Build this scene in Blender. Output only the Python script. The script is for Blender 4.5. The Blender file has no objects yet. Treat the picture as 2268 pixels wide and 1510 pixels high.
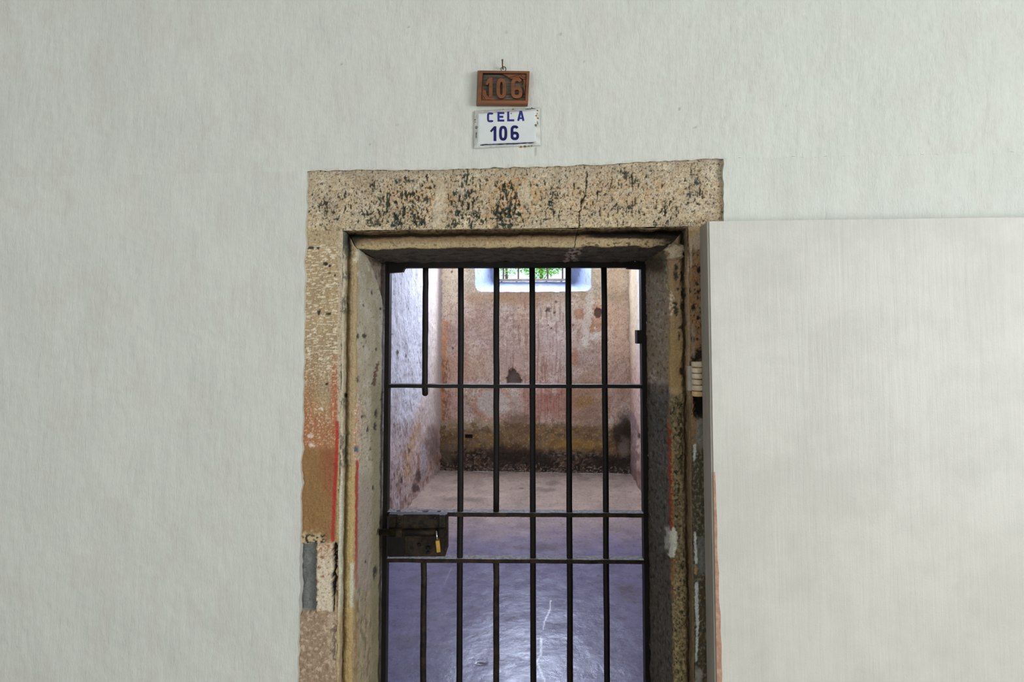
import bpy, bmesh, math, random
import numpy as np
from mathutils import Vector, Matrix

random.seed(7)
S = bpy.context.scene
COL = S.collection

# ------------------------------------------------------------------ camera maths
F = 1250.0            # focal length in pixels of the 2268x1510 frame
CXP, CYP = 1134.0, 668.0
HC = 1.6
PIT = math.atan(60 / F)
PSI = math.atan(86 / F * math.cos(PIT))
cp, sp, cs, ss = math.cos(PIT), math.sin(PIT), math.cos(PSI), math.sin(PSI)
RGT = np.array([cs, ss, 0.0])
FWD = np.array([-ss * cp, cs * cp, sp])
UPV = np.array([ss * sp, -cs * sp, cp])
CAM = np.array([0.0, 0.0, HC])


def ray(px, py):
    return RGT * ((px - CXP) / F) + UPV * (-(py - CYP) / F) + FWD


def P(px, py, Y):
    r = ray(px, py)
    return CAM + r * (Y / r[1])


def PX(px, py, X):
    r = ray(px, py)
    return CAM + r * (X / r[0])


def UV(co):
    d = co - CAM
    w = d @ FWD
    w = np.where(np.abs(w) < 1e-3, 1e-3, w)
    return CXP + F * (d @ RGT) / w, CYP - F * (d @ UPV) / w


# ------------------------------------------------------------------ noise and paint
def h2(ix, iy, seed):
    h = (ix.astype(np.int64) * 374761393 + iy.astype(np.int64) * 668265263 + seed * 974634777) & 0xFFFFFFFF
    h = ((h ^ (h >> 13)) * 1274126177) & 0xFFFFFFFF
    h = ((h ^ (h >> 15)) * 2246822519) & 0xFFFFFFFF
    return ((h ^ (h >> 16)) & 0xFFFFFF) / float(0xFFFFFF)


def vn(x, y, seed=0):
    """gradient noise, about -0.7 .. 0.7"""
    x0 = np.floor(x); y0 = np.floor(y)
    fx = x - x0; fy = y - y0
    ux = fx * fx * fx * (fx * (fx * 6 - 15) + 10); uy = fy * fy * fy * (fy * (fy * 6 - 15) + 10)

    def g(i, j):
        a = h2(x0 + i, y0 + j, seed) * 6.2831853
        return np.cos(a) * (fx - i) + np.sin(a) * (fy - j)
    return (g(0, 0) * (1 - ux) + g(1, 0) * ux) * (1 - uy) + (g(0, 1) * (1 - ux) + g(1, 1) * ux) * uy


def fbm(x, y, o=4, seed=0, gain=0.5, turn=True):
    t = 0; a = 1.0; n = 0.0
    for i in range(o):
        t = t + a * vn(x + 17.37 * i, y - 9.13 * i, seed + 31 * i)
        n += a; a *= gain
        if turn:
            x, y = (x * 0.8 + y * 0.6) * 2.03, (y * 0.8 - x * 0.6) * 2.03
        else:
            x, y = x * 2.03, y * 2.03
    return 0.5 + t / n * 1.35


def sst(a, b, x):
    t = np.clip((x - a) / (b - a), 0, 1)
    return t * t * (3 - 2 * t)


def lin(c):
    c = np.asarray(c, float) / 255.0
    return np.where(c <= 0.04045, c / 12.92, ((c + 0.055) / 1.055) ** 2.4)


class Paint:
    """albedo and relief of one surface, authored in the photograph's measuring units"""

    def __init__(self, co, base, seed=0):
        self.u, self.v = UV(co)
        self.n = len(self.u)
        self.c = np.tile(lin(base), (self.n, 1))
        self.h = np.zeros(self.n)
        self.seed = seed

    def nz(self, su, sv=None, o=4, s=0):
        sv = sv or su
        return fbm(self.u / su, self.v / sv, o, self.seed + s, .5, max(su, sv) < 1.5 * min(su, sv))

    def mix(self, m, col, k=1.0):
        m = np.clip(m * k, 0, 1)[:, None]
        self.c = self.c * (1 - m) + lin(col) * m

    def mul(self, f):
        self.c = self.c * f[:, None]

    def dep(self, m, d):
        self.h = self.h + m * d

    def ell(self, cx, cy, rx, ry, soft=0.3, wob=0.35, ws=None, s=1):
        ws = ws or max(4.0, 0.5 * (rx + ry))
        d = np.sqrt(((self.u - cx) / rx) ** 2 + ((self.v - cy) / ry) ** 2)
        if wob:
            d = d + wob * 2 * (self.nz(ws, ws, 4, s + int(cx) * 3 + int(cy)) - 0.5)
        return 1 - sst(1 - soft, 1 + soft, d)

    def box(self, x0, x1, y0, y1, sx=4, sy=4, wob=0, ws=12, s=2):
        u, v = self.u, self.v
        if wob:
            u = u + wob * 2 * (self.nz(ws, ws, 3, s + int(x0 + y0)) - 0.5)
            v = v + wob * 2 * (self.nz(ws, ws, 3, s + 77 + int(x0 + y0)) - 0.5)
        return (sst(x0 - sx, x0 + sx, u) * (1 - sst(x1 - sx, x1 + sx, u)) *
                sst(y0 - sy, y0 + sy, v) * (1 - sst(y1 - sy, y1 + sy, v)))

    def line(self, pts, w, soft=1.0, wob=0, ws=8, s=3):
        u, v = self.u, self.v
        if wob:
            u = u + wob * 2 * (self.nz(ws, ws, 3, s + int(pts[0][0])) - 0.5)
            v = v + wob * 2 * (self.nz(ws, ws, 3, s + 50 + int(pts[0][1])) - 0.5)
        best = np.full(self.n, 1e9)
        for (ax, ay), (bx, by) in zip(pts[:-1], pts[1:]):
            dx, dy = bx - ax, by - ay
            t = np.clip(((u - ax) * dx + (v - ay) * dy) / (dx * dx + dy * dy + 1e-9), 0, 1)
            best = np.minimum(best, np.hypot(u - ax - t * dx, v - ay - t * dy))
        return 1 - sst(w * 0.5 - soft * 0.5, w * 0.5 + soft * 0.5 + 0.01, best)

    def spk(self, su, sv, thr, soft=0.06, o=4, s=5, dens=None, dk=0.14):
        t = thr if dens is None else thr - dk * dens
        t = np.interp(t, [.4, .5, .52, .55, .58, .6, .62, .66, .7, .735, .78, .8], [.45, .62, .66, .72, .78, .82, .86, .915, .95, .972, .988, .993])
        n = self.nz(su, sv, o, s)
        q = np.linspace(0, 1, 401)
        n = np.interp(n, np.quantile(n[::7], q), q)          # even ranks, so a threshold is a coverage
        return sst(0, np.minimum(soft, (1 - t) * .6) + 1e-4, n - t)


# ------------------------------------------------------------------ materials
def mat_new(name):
    m = bpy.data.materials.new(name)
    m.use_nodes = True
    nt = m.node_tree
    return m, nt, nt.nodes['Principled BSDF']


def noise_node(nt, scale, detail=4, rough=0.6, stretch=(1, 1, 1)):
    tc = nt.nodes.new('ShaderNodeTexCoord')
    mp = nt.nodes.new('ShaderNodeMapping')
    mp.inputs['Scale'].default_value = stretch
    nz = nt.nodes.new('ShaderNodeTexNoise')
    nz.inputs['Scale'].default_value = scale
    nz.inputs['Detail'].default_value = detail
    nz.inputs['Roughness'].default_value = rough
    nt.links.new(tc.outputs['Object'], mp.inputs['Vector'])
    nt.links.new(mp.outputs['Vector'], nz.inputs['Vector'])
    return nz


def add_bump(nt, bs, layers):
    prev = None
    for scale, stretch, dist, detail in layers:
        nz = noise_node(nt, scale, detail, 0.65, stretch)
        b = nt.nodes.new('ShaderNodeBump')
        b.inputs['Strength'].default_value = 1.0
        b.inputs['Distance'].default_value = dist
        nt.links.new(nz.outputs['Fac'], b.inputs['Height'])
        if prev:
            nt.links.new(prev.outputs['Normal'], b.inputs['Normal'])
        prev = b
    if prev:
        nt.links.new(prev.outputs['Normal'], bs.inputs['Normal'])


def mix_mul(nt, a, b):
    m = nt.nodes.new('ShaderNodeMix'); m.data_type = 'RGBA'; m.blend_type = 'MULTIPLY'
    m.inputs['Factor'].default_value = 1.0
    nt.links.new(a, m.inputs['A'])
    if hasattr(b, 'is_output'):
        nt.links.new(b, m.inputs['B'])
    else:
        m.inputs['B'].default_value = (*b, 1)
    return m.outputs['Result']


def painted(name, gain=(1, 1, 1), rough=0.8, grain=(220, 0.75, 1.2), grain_stretch=(1, 1, 1), bumps=(), spec=0.3, rough_noise=None):
    m, nt, bs = mat_new(name)
    at = nt.nodes.new('ShaderNodeAttribute'); at.attribute_name = 'Col'
    out = mix_mul(nt, at.outputs['Color'], gain)
    if grain:
        nz = noise_node(nt, grain[0], 5, 0.7, grain_stretch)
        mr = nt.nodes.new('ShaderNodeMapRange')
        mr.inputs['From Min'].default_value = 0.3; mr.inputs['From Max'].default_value = 0.7
        mr.inputs['To Min'].default_value = grain[1]; mr.inputs['To Max'].default_value = grain[2]
        nt.links.new(nz.outputs['Fac'], mr.inputs['Value'])
        out = mix_mul(nt, out, mr.outputs['Result'])
    nt.links.new(out, bs.inputs['Base Color'])
    bs.inputs['Roughness'].default_value = rough
    bs.inputs['Specular IOR Level'].default_value = spec
    if rough_noise:
        nz = noise_node(nt, rough_noise[0], 5, 0.6)
        mr = nt.nodes.new('ShaderNodeMapRange')
        mr.inputs['From Min'].default_value = 0.3; mr.inputs['From Max'].default_value = 0.7
        mr.inputs['To Min'].default_value = rough_noise[1]; mr.inputs['To Max'].default_value = rough_noise[2]
        nt.links.new(nz.outputs['Fac'], mr.inputs['Value'])
        nt.links.new(mr.outputs['Result'], bs.inputs['Roughness'])
    add_bump(nt, bs, bumps)
    return m


def simple(name, c1, c2=None, rough=0.6, scale=60, metal=0.0, bumps=(), lo=0.4, hi=0.6, stretch=(1, 1, 1), spec=0.5):
    m, nt, bs = mat_new(name)
    if c2 is None:
        bs.inputs['Base Color'].default_value = (*lin(c1), 1)
    else:
        nz = noise_node(nt, scale, 6, 0.65, stretch)
        cr = nt.nodes.new('ShaderNodeValToRGB')
        cr.color_ramp.elements[0].position = lo; cr.color_ramp.elements[0].color = (*lin(c1), 1)
        cr.color_ramp.elements[1].position = hi; cr.color_ramp.elements[1].color = (*lin(c2), 1)
        nt.links.new(nz.outputs['Fac'], cr.inputs['Fac'])
        nt.links.new(cr.outputs['Color'], bs.inputs['Base Color'])
    bs.inputs['Roughness'].default_value = rough
    bs.inputs['Metallic'].default_value = metal
    bs.inputs['Specular IOR Level'].default_value = spec
    add_bump(nt, bs, bumps)
    return m


# ------------------------------------------------------------------ objects
ROOTM = {}


def tag(o, label=None, cat=None, group=None, kind=None):
    if label: o['label'] = label
    if cat: o['category'] = cat
    if group: o['group'] = group
    if kind: o['kind'] = kind
    return o


def root(name, loc, label, cat, rz=0.0, group=None):
    o = bpy.data.objects.new(name, None)
    COL.objects.link(o)
    o.empty_display_size = 0.1
    o.location = loc; o.rotation_euler = (0, 0, rz)
    ROOTM[o.name] = (Matrix.Translation(Vector(loc)) @ Matrix.Rotation(rz, 4, 'Z')).inverted()
    return tag(o, label, cat, group)


def inv_of(parent):
    while parent.parent is not None:
        parent = parent.parent
    return ROOTM.get(parent.name, Matrix.Identity(4))


def link(name, me, mat, parent=None):
    o = bpy.data.objects.new(name, me)
    COL.objects.link(o)
    for mm in (mat if isinstance(mat, (list, tuple)) else [mat]):
        me.materials.append(mm)
    if parent is not None:
        me.transform(inv_of(parent))
        o.parent = parent
    return o


def bmobj(name, bm, mat, parent=None, bevel=0, seg=2, smooth=False):
    if bevel:
        es = [e for e in bm.edges if len(e.link_faces) == 2 and e.calc_face_angle(0) > 0.6]
        bmesh.ops.bevel(bm, geom=es, offset=bevel, segments=seg, affect='EDGES', clamp_overlap=True)
    bmesh.ops.recalc_face_normals(bm, faces=bm.faces)
    me = bpy.data.meshes.new(name)
    bm.to_mesh(me); bm.free()
    if smooth:
        me.polygons.foreach_set('use_smooth', [True] * len(me.polygons))
    return link(name, me, mat, parent)


def add_box(bm, lo, hi, M=None):
    vs = [bm.verts.new((x, y, z)) for x in (lo[0], hi[0]) for y in (lo[1], hi[1]) for z in (lo[2], hi[2])]
    for f in ((0, 1, 3, 2), (4, 6, 7, 5), (0, 4, 5, 1), (2, 3, 7, 6), (0, 2, 6, 4), (1, 5, 7, 3)):
        bm.faces.new([vs[i] for i in f])
    if M is not None:
        for v in vs: v.co = M @ v.co
    return vs


def add_tube(bm, pts, r, seg=14, M=None, wob=0.0, closed=False):
    pts = [Vector(p) for p in pts]
    rings = []
    n = len(pts)
    for i, p in enumerate(pts):
        if closed:
            d = pts[(i + 1) % n] - pts[i - 1]
        else:
            d = (pts[min(i + 1, n - 1)] - pts[max(i - 1, 0)])
        d.normalize()
        a = d.cross(Vector((0.3, 0.9, 0.1))) if abs(d.dot(Vector((0.3, 0.9, 0.1)))) < 0.9 else d.cross(Vector((1, 0, 0)))
        a.normalize(); b = d.cross(a)
        rr = r[i] if isinstance(r, (list, tuple)) else r
        rr *= 1 + random.uniform(-wob, wob)
        rings.append([bm.verts.new(p + a * math.cos(2 * math.pi * k / seg) * rr + b * math.sin(2 * math.pi * k / seg) * rr) for k in range(seg)])
    m = n if closed else n - 1
    for i in range(m):
        A, B = rings[i], rings[(i + 1) % n]
        for k in range(seg):
            f = bm.faces.new((A[k], A[(k + 1) % seg], B[(k + 1) % seg], B[k])); f.smooth = True
    if not closed:
        bm.faces.new(rings[0][::-1]); bm.faces.new(rings[-1])
    if M is not None:
        for R in rings:
            for v in R: v.co = M @ v.co


def grids_mesh(name, grids, mat, parent=None, mask=None):
    """grids: list of (pos[ni,nj,3], col[ni*nj,3]) joined in one mesh; mask(list) of quad keep arrays"""
    vs, cs_, fs = [], [], []
    off = 0
    for gi, (pos, col) in enumerate(grids):
        ni, nj, _ = pos.shape
        idx = np.arange(ni * nj).reshape(ni, nj) + off
        q = np.stack([idx[:-1, :-1], idx[1:, :-1], idx[1:, 1:], idx[:-1, 1:]], -1).reshape(-1, 4)
        if mask and mask[gi] is not None:
            q = q[mask[gi].reshape(-1)]
        vs.append(pos.reshape(-1, 3)); cs_.append(col); fs.append(q)
        off += ni * nj
    v = np.concatenate(vs); c = np.concatenate(cs_); q = np.concatenate(fs)
    me = bpy.data.meshes.new(name)
    me.vertices.add(len(v)); me.vertices.foreach_set('co', v.astype(np.float32).ravel())
    me.loops.add(len(q) * 4); me.loops.foreach_set('vertex_index', q.astype(np.int32).ravel())
    me.polygons.add(len(q))
    me.polygons.foreach_set('loop_start', np.arange(0, len(q) * 4, 4, dtype=np.int32))
    me.polygons.foreach_set('use_smooth', np.ones(len(q), dtype=bool))
    me.update(calc_edges=True)
    at = me.color_attributes.new('Col', 'FLOAT_COLOR', 'POINT')
    rgba = np.ones((len(v), 4), dtype=np.float32); rgba[:, :3] = np.clip(c, 0.002, 0.95)
    at.data.foreach_set('color', rgba.ravel())
    me.validate()
    return link(name, me, mat, parent)


def gnormals(pos, toward):
    a = np.gradient(pos, axis=0); b = np.gradient(pos, axis=1)
    n = np.cross(a, b)
    n /= (np.linalg.norm(n, axis=2, keepdims=True) + 1e-12)
    s = np.sign(np.sum(n * (np.asarray(toward) - pos), axis=2, keepdims=True))
    return n * np.where(s == 0, 1, s)


def displaced(pos, h, toward=(0, 0, 1.6)):
    return pos + gnormals(pos, toward) * h.reshape(pos.shape[0], pos.shape[1], 1)


def polyres(pts, step, key=None):
    """resample polyline of N-d points at about `step` (list of per-segment counts returned as positions)"""
    out = [np.array(pts[0], float)]
    for a, b, n in zip(pts[:-1], pts[1:], step):
        a = np.array(a, float); b = np.array(b, float)
        for k in range(1, n + 1):
            out.append(a + (b - a) * k / n)
    return np.array(out)


# ================================================================== MATERIALS
GS = 1.30
M_stone = painted('old_painted_stone', (GS, GS, GS * 0.98), 0.85, (260, 0.72, 1.22), bumps=((420, (1, 1, 1), 0.0012, 4), (90, (1, 1, 1), 0.002, 3)), spec=0.25)
M_plaster = painted('white_plaster', (1.30, 1.30, 1.30), 0.6, (60, 0.975, 1.02), bumps=((70, (1, 1, 0.22), 0.0022, 4), (260, (1, 1, 0.5), 0.0006, 2), (9, (1, 1, 0.6), 0.006, 2)), spec=0.3)
M_cellwall = painted('stained_lime_wall', (1.06, 1.08, 1.12), 0.85, (110, 0.80, 1.18), bumps=((120, (1, 1, 0.6), 0.003, 5), (25, (1, 1, 1), 0.006, 4)), spec=0.2)
M_backwall = painted('stained_back_wall', (1.75, 1.86, 1.74), 0.85, (110, 0.78, 1.2), bumps=((120, (1, 1, 0.6), 0.003, 5), (25, (1, 1, 1), 0.006, 4)), spec=0.2)
M_floor = painted('worn_cement', (1.0, 1.0, 1.0), 0.3, (70, 0.86, 1.12), bumps=((45, (1, 1, 1), 0.0012, 6), (6, (1, 1, 1), 0.002, 3)), spec=0.34, rough_noise=(12, 0.2, 0.36))
M_iron = simple('black_iron', (12, 11, 10), (27, 23, 18), 0.55, 55, 0.0, ((160, (1, 1, 1), 0.0008, 4),), 0.4, 0.75, spec=0.35)
M_ironrust = simple('rusty_black_iron', (16, 14, 11), (68, 52, 35), 0.55, 45, 0.0, ((120, (1, 1, 1), 0.0012, 5),), 0.42, 0.72, spec=0.35)
M_dust = simple('dusty_iron', (92, 86, 82), (190, 184, 180), 0.7, 80, 0.0, ((180, (1, 1, 1), 0.001, 4),), 0.35, 0.65)
M_wood = simple('carved_brown_wood', (112, 68, 40), (150, 92, 54), 0.5, 30, 0.0, ((90, (0.2, 1, 1), 0.0006, 4),), 0.35, 0.7, (0.15, 1, 1))
M_wooddark = simple('dark_carved_ground', (66, 60, 52), (118, 108, 92), 0.75, 200, 0.0, ((240, (0.1, 1, 1), 0.0012, 4),), 0.35, 0.7, (0.08, 1, 1))
M_groove = simple('blackened_wood_edge', (36, 26, 20), None, 0.8)
M_enamel = simple('white_enamel', (226, 233, 232), (236, 242, 242), 0.16, 8, 0.0)
M_enameledge = simple('dulled_enamel_rim', (196, 200, 192), (224, 228, 222), 0.35, 40, 0.0)
M_blue = simple('blue_enamel', (38, 44, 128), (52, 56, 140), 0.25, 40)
M_navy = simple('navy_enamel', (20, 26, 88), (28, 34, 104), 0.25, 40)
M_rust = simple('rust_spot', (120, 78, 38), (164, 116, 66), 0.85, 120)
M_screw = simple('dull_steel', (120, 118, 108), (160, 158, 150), 0.45, 60, 0.6)
M_nail = simple('rusted_nail', (84, 66, 50), (130, 104, 80), 0.6, 90, 0.4)
M_steel = simple('bright_steel', (215, 215, 212), None, 0.2, 1, 0.9)
M_brass = simple('brass', (190, 150, 62), (212, 174, 84), 0.45, 60, 0.35)
M_leaf_paint = simple('white_door_paint', (214, 214, 206), (224, 224, 216), 0.5, 6, 0.0, ((60, (1, 1, 0.06), 0.0012, 3), (300, (1, 1, 1), 0.0003, 2)))
M_leaf_edge = simple('grey_door_edge_paint', (150, 147, 136), (168, 164, 153), 0.6, 14, 0.0, ((80, (1, 1, 0.1), 0.001, 3),), stretch=(1, 1, 0.2))
M_leaf_bare = simple('bare_wood_edge', (176, 132, 112), (200, 164, 140), 0.8, 60)
M_cream = simple('cream_hinge_paint', (206, 190, 160), (226, 216, 196), 0.55, 60, 0.0, ((150, (1, 1, 1), 0.0006, 3),))
M_hingegrey = simple('grey_hinge_paint', (176, 170, 158), (192, 186, 174), 0.55, 60)
M_hole = simple('dark_cavity', (14, 13, 12), None, 0.9)
M_white_in = simple('whitewash', (214, 214, 212), (228, 228, 228), 0.8, 20, 0.0, ((40, (1, 1, 1), 0.004, 4),))
M_winwood = simple('cream_window_wood', (222, 200, 172), (236, 220, 196), 0.6, 20)
M_winbar = simple('grey_window_bar', (120, 100, 104), (150, 128, 130), 0.6, 30)
M_foliage, _nt, _bs = mat_new('sunlit_leaf')
_nz = noise_node(_nt, 9, 3)
_cr = _nt.nodes.new('ShaderNodeValToRGB')
_cr.color_ramp.elements[0].position = 0.35; _cr.color_ramp.elements[0].color = (0.09, 0.30, 0.012, 1)
_cr.color_ramp.elements[1].position = 0.65; _cr.color_ramp.elements[1].color = (0.40, 0.74, 0.05, 1)
_nt.links.new(_nz.outputs['Fac'], _cr.inputs['Fac'])
_nt.links.new(_cr.outputs['Color'], _bs.inputs['Base Color'])
_bs.inputs['Roughness'].default_value = 0.6
M_twig = simple('twig_bark', (92, 74, 54), (120, 98, 72), 0.9, 40)

YF = 1.388     # stone face
YP = 1.379     # plaster face
YB = 1.435     # set-back moulding
YG = 1.78      # rear edge of the reveal
YC = 6.41      # cell back wall

# ================================================================== STONE SURROUND
def prof(side):
    # (px or py, Y), from the face's inner edge to behind the gate
    if side == 'L':
        a = [(756.5, YF), (759, YF), (762.5, YF + .004), (765, YF + .022), (768, YB + .004), (772, YB - .004), (776, YB - .007), (783, YB - .006), (788.5, YB - .001), (793, YB + .010), (852, YG)]
        pts = [(P(x, 755, y)[0], y) for x, y in a]
        pts += [(pts[-1][0] - .02, YG + .008), (pts[-1][0] - .10, YG + .012), (pts[-1][0] - .10, 1.87)]
    elif side == 'R':
        a = [(1528, YF), (1526.5, YF), (1523, YF + .004), (1520.5, YF + .022), (1517, YB + .004), (1512, YB - .004), (1507, YB - .007), (1493, YB - .006), (1484, YB - .001), (1480, YB + .010), (1431, YG)]
        pts = [(P(x, 755, y)[0], y) for x, y in a]
        pts += [(pts[-1][0] + .02, YG + .008), (pts[-1][0] + .10, YG + .012), (pts[-1][0] + .10, 1.87)]
    else:
        a = [(506, YF), (507.5, YF), (509.5, YF + .004), (512, YF + .022), (517.5, YB + .020), (521.5, YB + .004), (526, YB - .007), (540, YB - .006), (547, YB - .001), (549, YB + .006), (583, YG)]
        pts = [(P(1134, x, y)[2], y) for x, y in a]
        pts += [(pts[-1][0] + .012, YG + .008), (pts[-1][0] + .06, YG + .012), (pts[-1][0] + .06, 1.87)]
    return polyres(pts, CNT)


CNT = [2, 3, 4, 5, 4, 4, 6, 6, 5, 46, 3, 2, 2]
PL, PR_, PT = prof('L'), prof('R'), prof('T')
NP = len(PL)
XOL, XOR = P(676, 755, YF)[0], P(1606, 755, YF)[0]     # outer ends of the stone
XL0, XR0, ZT0 = PL[0][0], PR_[0][0], PT[0][0]
TOPPTS = [(560, 384), (684, 381), (760, 379), (900, 379), (1040, 376), (1134, 373), (1260, 370), (1400, 362), (1500, 358), (1584, 354), (1700, 352)]


def stone_top(x):
    ux = []
    zz = []
    for px, py in TOPPTS:
        p = P(px, py, YF); ux.append(p[0]); zz.append(p[2])
    return np.interp(x, ux, zz)


def bump_noise(pos, amp, sc, seed, k=0.0):
    X, Y, Z = pos[..., 0], pos[..., 1], pos[..., 2]
    return (fbm((X + Y * 1.3) / sc, (Z + Y * k) / sc, 5, seed) - 0.5) * 2 * amp


def wobble(pos, seed):
    """gentle unevenness of hand-cut edges"""
    X, Y, Z = pos[..., 0].copy(), pos[..., 1].copy(), pos[..., 2].copy()
    t = X * 0.7 + Z
    pos[..., 0] += (fbm(Z / .07, Y / .3, 4, seed) - .5) * .004
    pos[..., 2] += (fbm(X / .06, Y / .3, 4, seed + 5) - .5) * .007
    return pos


def paint_common(p):
    """greys and ochres every block of this stone shares"""
    p.mul(0.84 + 0.32 * p.nz(60, 60, 4, 11))
    p.mul(0.80 + 0.40 * p.nz(9, 9, 4, 12))
    p.mix(sst(.55, .75, p.nz(35, 50, 4, 13)), (172, 150, 116), .2)
    p.mix(sst(.55, .8, p.nz(28, 40, 4, 14)), (196, 188, 172), .35)


def paint_lintel_face(p):
    u, v = p.u, p.v
    p.c[:] = lin((184, 170, 148))
    top = 1 - sst(370, 430, v + 12 * (p.nz(30, 30, 3, 1) - .5))
    p.mix(top, (184, 174, 156), .75)
    p.mix(sst(.48, .62, p.nz(22, 26, 4, 3)) * (1 - .6 * top), (184, 160, 122), .35)
    p.mix(sst(.52, .66, p.nz(30, 20, 4, 8)), (204, 192, 166), .5)
    p.mix(sst(460, 505, v) * sst(.4, .6, p.nz(40, 12, 3, 9)), (196, 180, 144), .5)
    paint_common(p)
    # fine dark grain
    g = p.spk(3.6, 3.6, .62, .10, 3, 21)
    p.mix(g, (110, 88, 62), .65)
    # density of the mould
    d = np.zeros(p.n)
    for cx, cy, rx, ry, k in ((830, 450, 40, 55, .75), (905, 450, 55, 60, .95), (905, 492, 50, 18, .8), (950, 430, 20, 40, .7), (1030, 440, 40, 60, .95), (1030, 480, 45, 25, .8), (1125, 450, 40, 60, 1.1),
                              (1118, 490, 30, 25, .9), (1220, 440, 30, 45, .65), (1230, 460, 18, 25, .6), (1380, 400, 45, 25, .75), (1385, 460, 55, 22, .6), (1470, 470, 30, 40, .65),
                              (1545, 420, 30, 40, .65), (720, 465, 30, 40, .6), (770, 440, 30, 40, .6), (1340, 440, 120, 60, .35), (1180, 450, 60, 50, .45), (730, 500, 50, 40, .5)):
        d = np.maximum(d, k * p.ell(cx, cy, rx, ry, .55, .25))
    warm = p.ell(1130, 435, 60, 55, .6) + p.ell(930, 440, 70, 50, .6) * .6 + p.ell(1350, 430, 130, 45, .7) * .5
    p.mix(warm * sst(.35, .6, p.nz(14, 14, 4, 31)), (186, 140, 78), .55)
    sm = p.spk(6, 7.5, .735, .06, 4, 22, d, .19)
    p.mix(sm, (64, 56, 42), .85); p.dep(sm, -.0016)
    vt = p.spk(6.5, 20, .78, .05, 4, 23, d, .215)
    p.mix(vt, (38, 42, 36), .92); p.dep(vt, -.002)
    lowd = d * sst(430, 480, v)
    gr = p.spk(14, 12, .80, .04, 4, 24, lowd, .23)
    p.mix(gr, (44, 60, 56), .95); p.dep(gr, -.0015)
    br = p.spk(5, 5, .70, .06, 3, 26, sst(1180, 1300, u) * p.nz(40, 30, 3, 61), .13)
    p.mix(br, (104, 76, 46), .75); p.dep(br, -.0012)
    # named marks
    for pts, w in (([(1036, 386), (1033, 408)], 4), ([(858, 428), (857, 470)], 4.5)):
        p.mix(p.line(pts, w, 1.2, 1), (26, 58, 38), .95)
    for cx, cy, rx, ry in ((880, 402, 7, 6), (900, 400, 9, 7), (918, 404, 6, 5), (1024, 410, 4, 8), (1032, 430, 6, 10), (840, 442, 5, 10), (915, 452, 5, 10), (945, 440, 7, 6), (875, 476, 7, 8), (880, 496, 16, 7), (925, 495, 14, 6), (960, 482, 6, 8),
                           (1050, 474, 10, 6), (1000, 500, 12, 6), (1045, 500, 8, 6), (1105, 478, 9, 12), (1132, 468, 7, 12), (1115, 420, 6, 10), (818, 490, 8, 9), (835, 496, 9, 7), (1220, 450, 7, 12), (1164, 455, 5, 8), (1385, 387, 10, 8), (1405, 402, 11, 6),
                           (1364, 458, 8, 5), (1395, 458, 9, 6), (1474, 462, 5, 12), (1530, 432, 9, 5), (1545, 402, 6, 8), (721, 466, 5, 8), (712, 407, 4, 3), (708, 456, 4, 5), (744, 458, 5, 4), (1325, 425, 6, 3), (1080, 395, 5, 6), (1098, 505, 9, 5)):
        m = p.ell(cx, cy, rx, ry, .35, .55, 6) * sst(.3, .5, p.nz(5, 6, 3, 27))
        p.mix(m, (42, 54, 50), .9); p.dep(m, -.0015)
    for cx, cy, rx, ry in ((915, 412, 16, 9), (965, 470, 9, 30), (1023, 424, 8, 8), (1165, 430, 15, 25), (1370, 390, 10, 6), (975, 440, 10, 40)):
        p.mix(p.ell(cx, cy, rx, ry, .5, .4), (206, 194, 172), .6)
    ck = p.line([(1300, 384), (1299, 398), (1298, 420), (1296, 434), (1287, 446), (1286, 460), (1282, 476), (1284, 494), (1280, 512), (1275, 532), (1271, 552)], 2.6, 1.2, 2.2, 7)
    p.mix(ck, (34, 28, 22), .95); p.dep(ck, -.004)
    ck2 = p.ell(1289, 444, 4.5, 6, .3, .4, 5)
    p.mix(ck2, (60, 44, 30), .8); p.dep(ck2, -.003)
    p.mix(p.line([(684, 388), (760, 384), (900, 382), (1000, 381)], 1.5, 1.5, 2), (150, 140, 124), .6)
    # left corner towards the joint
    p.mix(p.box(660, 757, 505, 552, 8, 8, 4), (182, 164, 130), .5)


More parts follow.
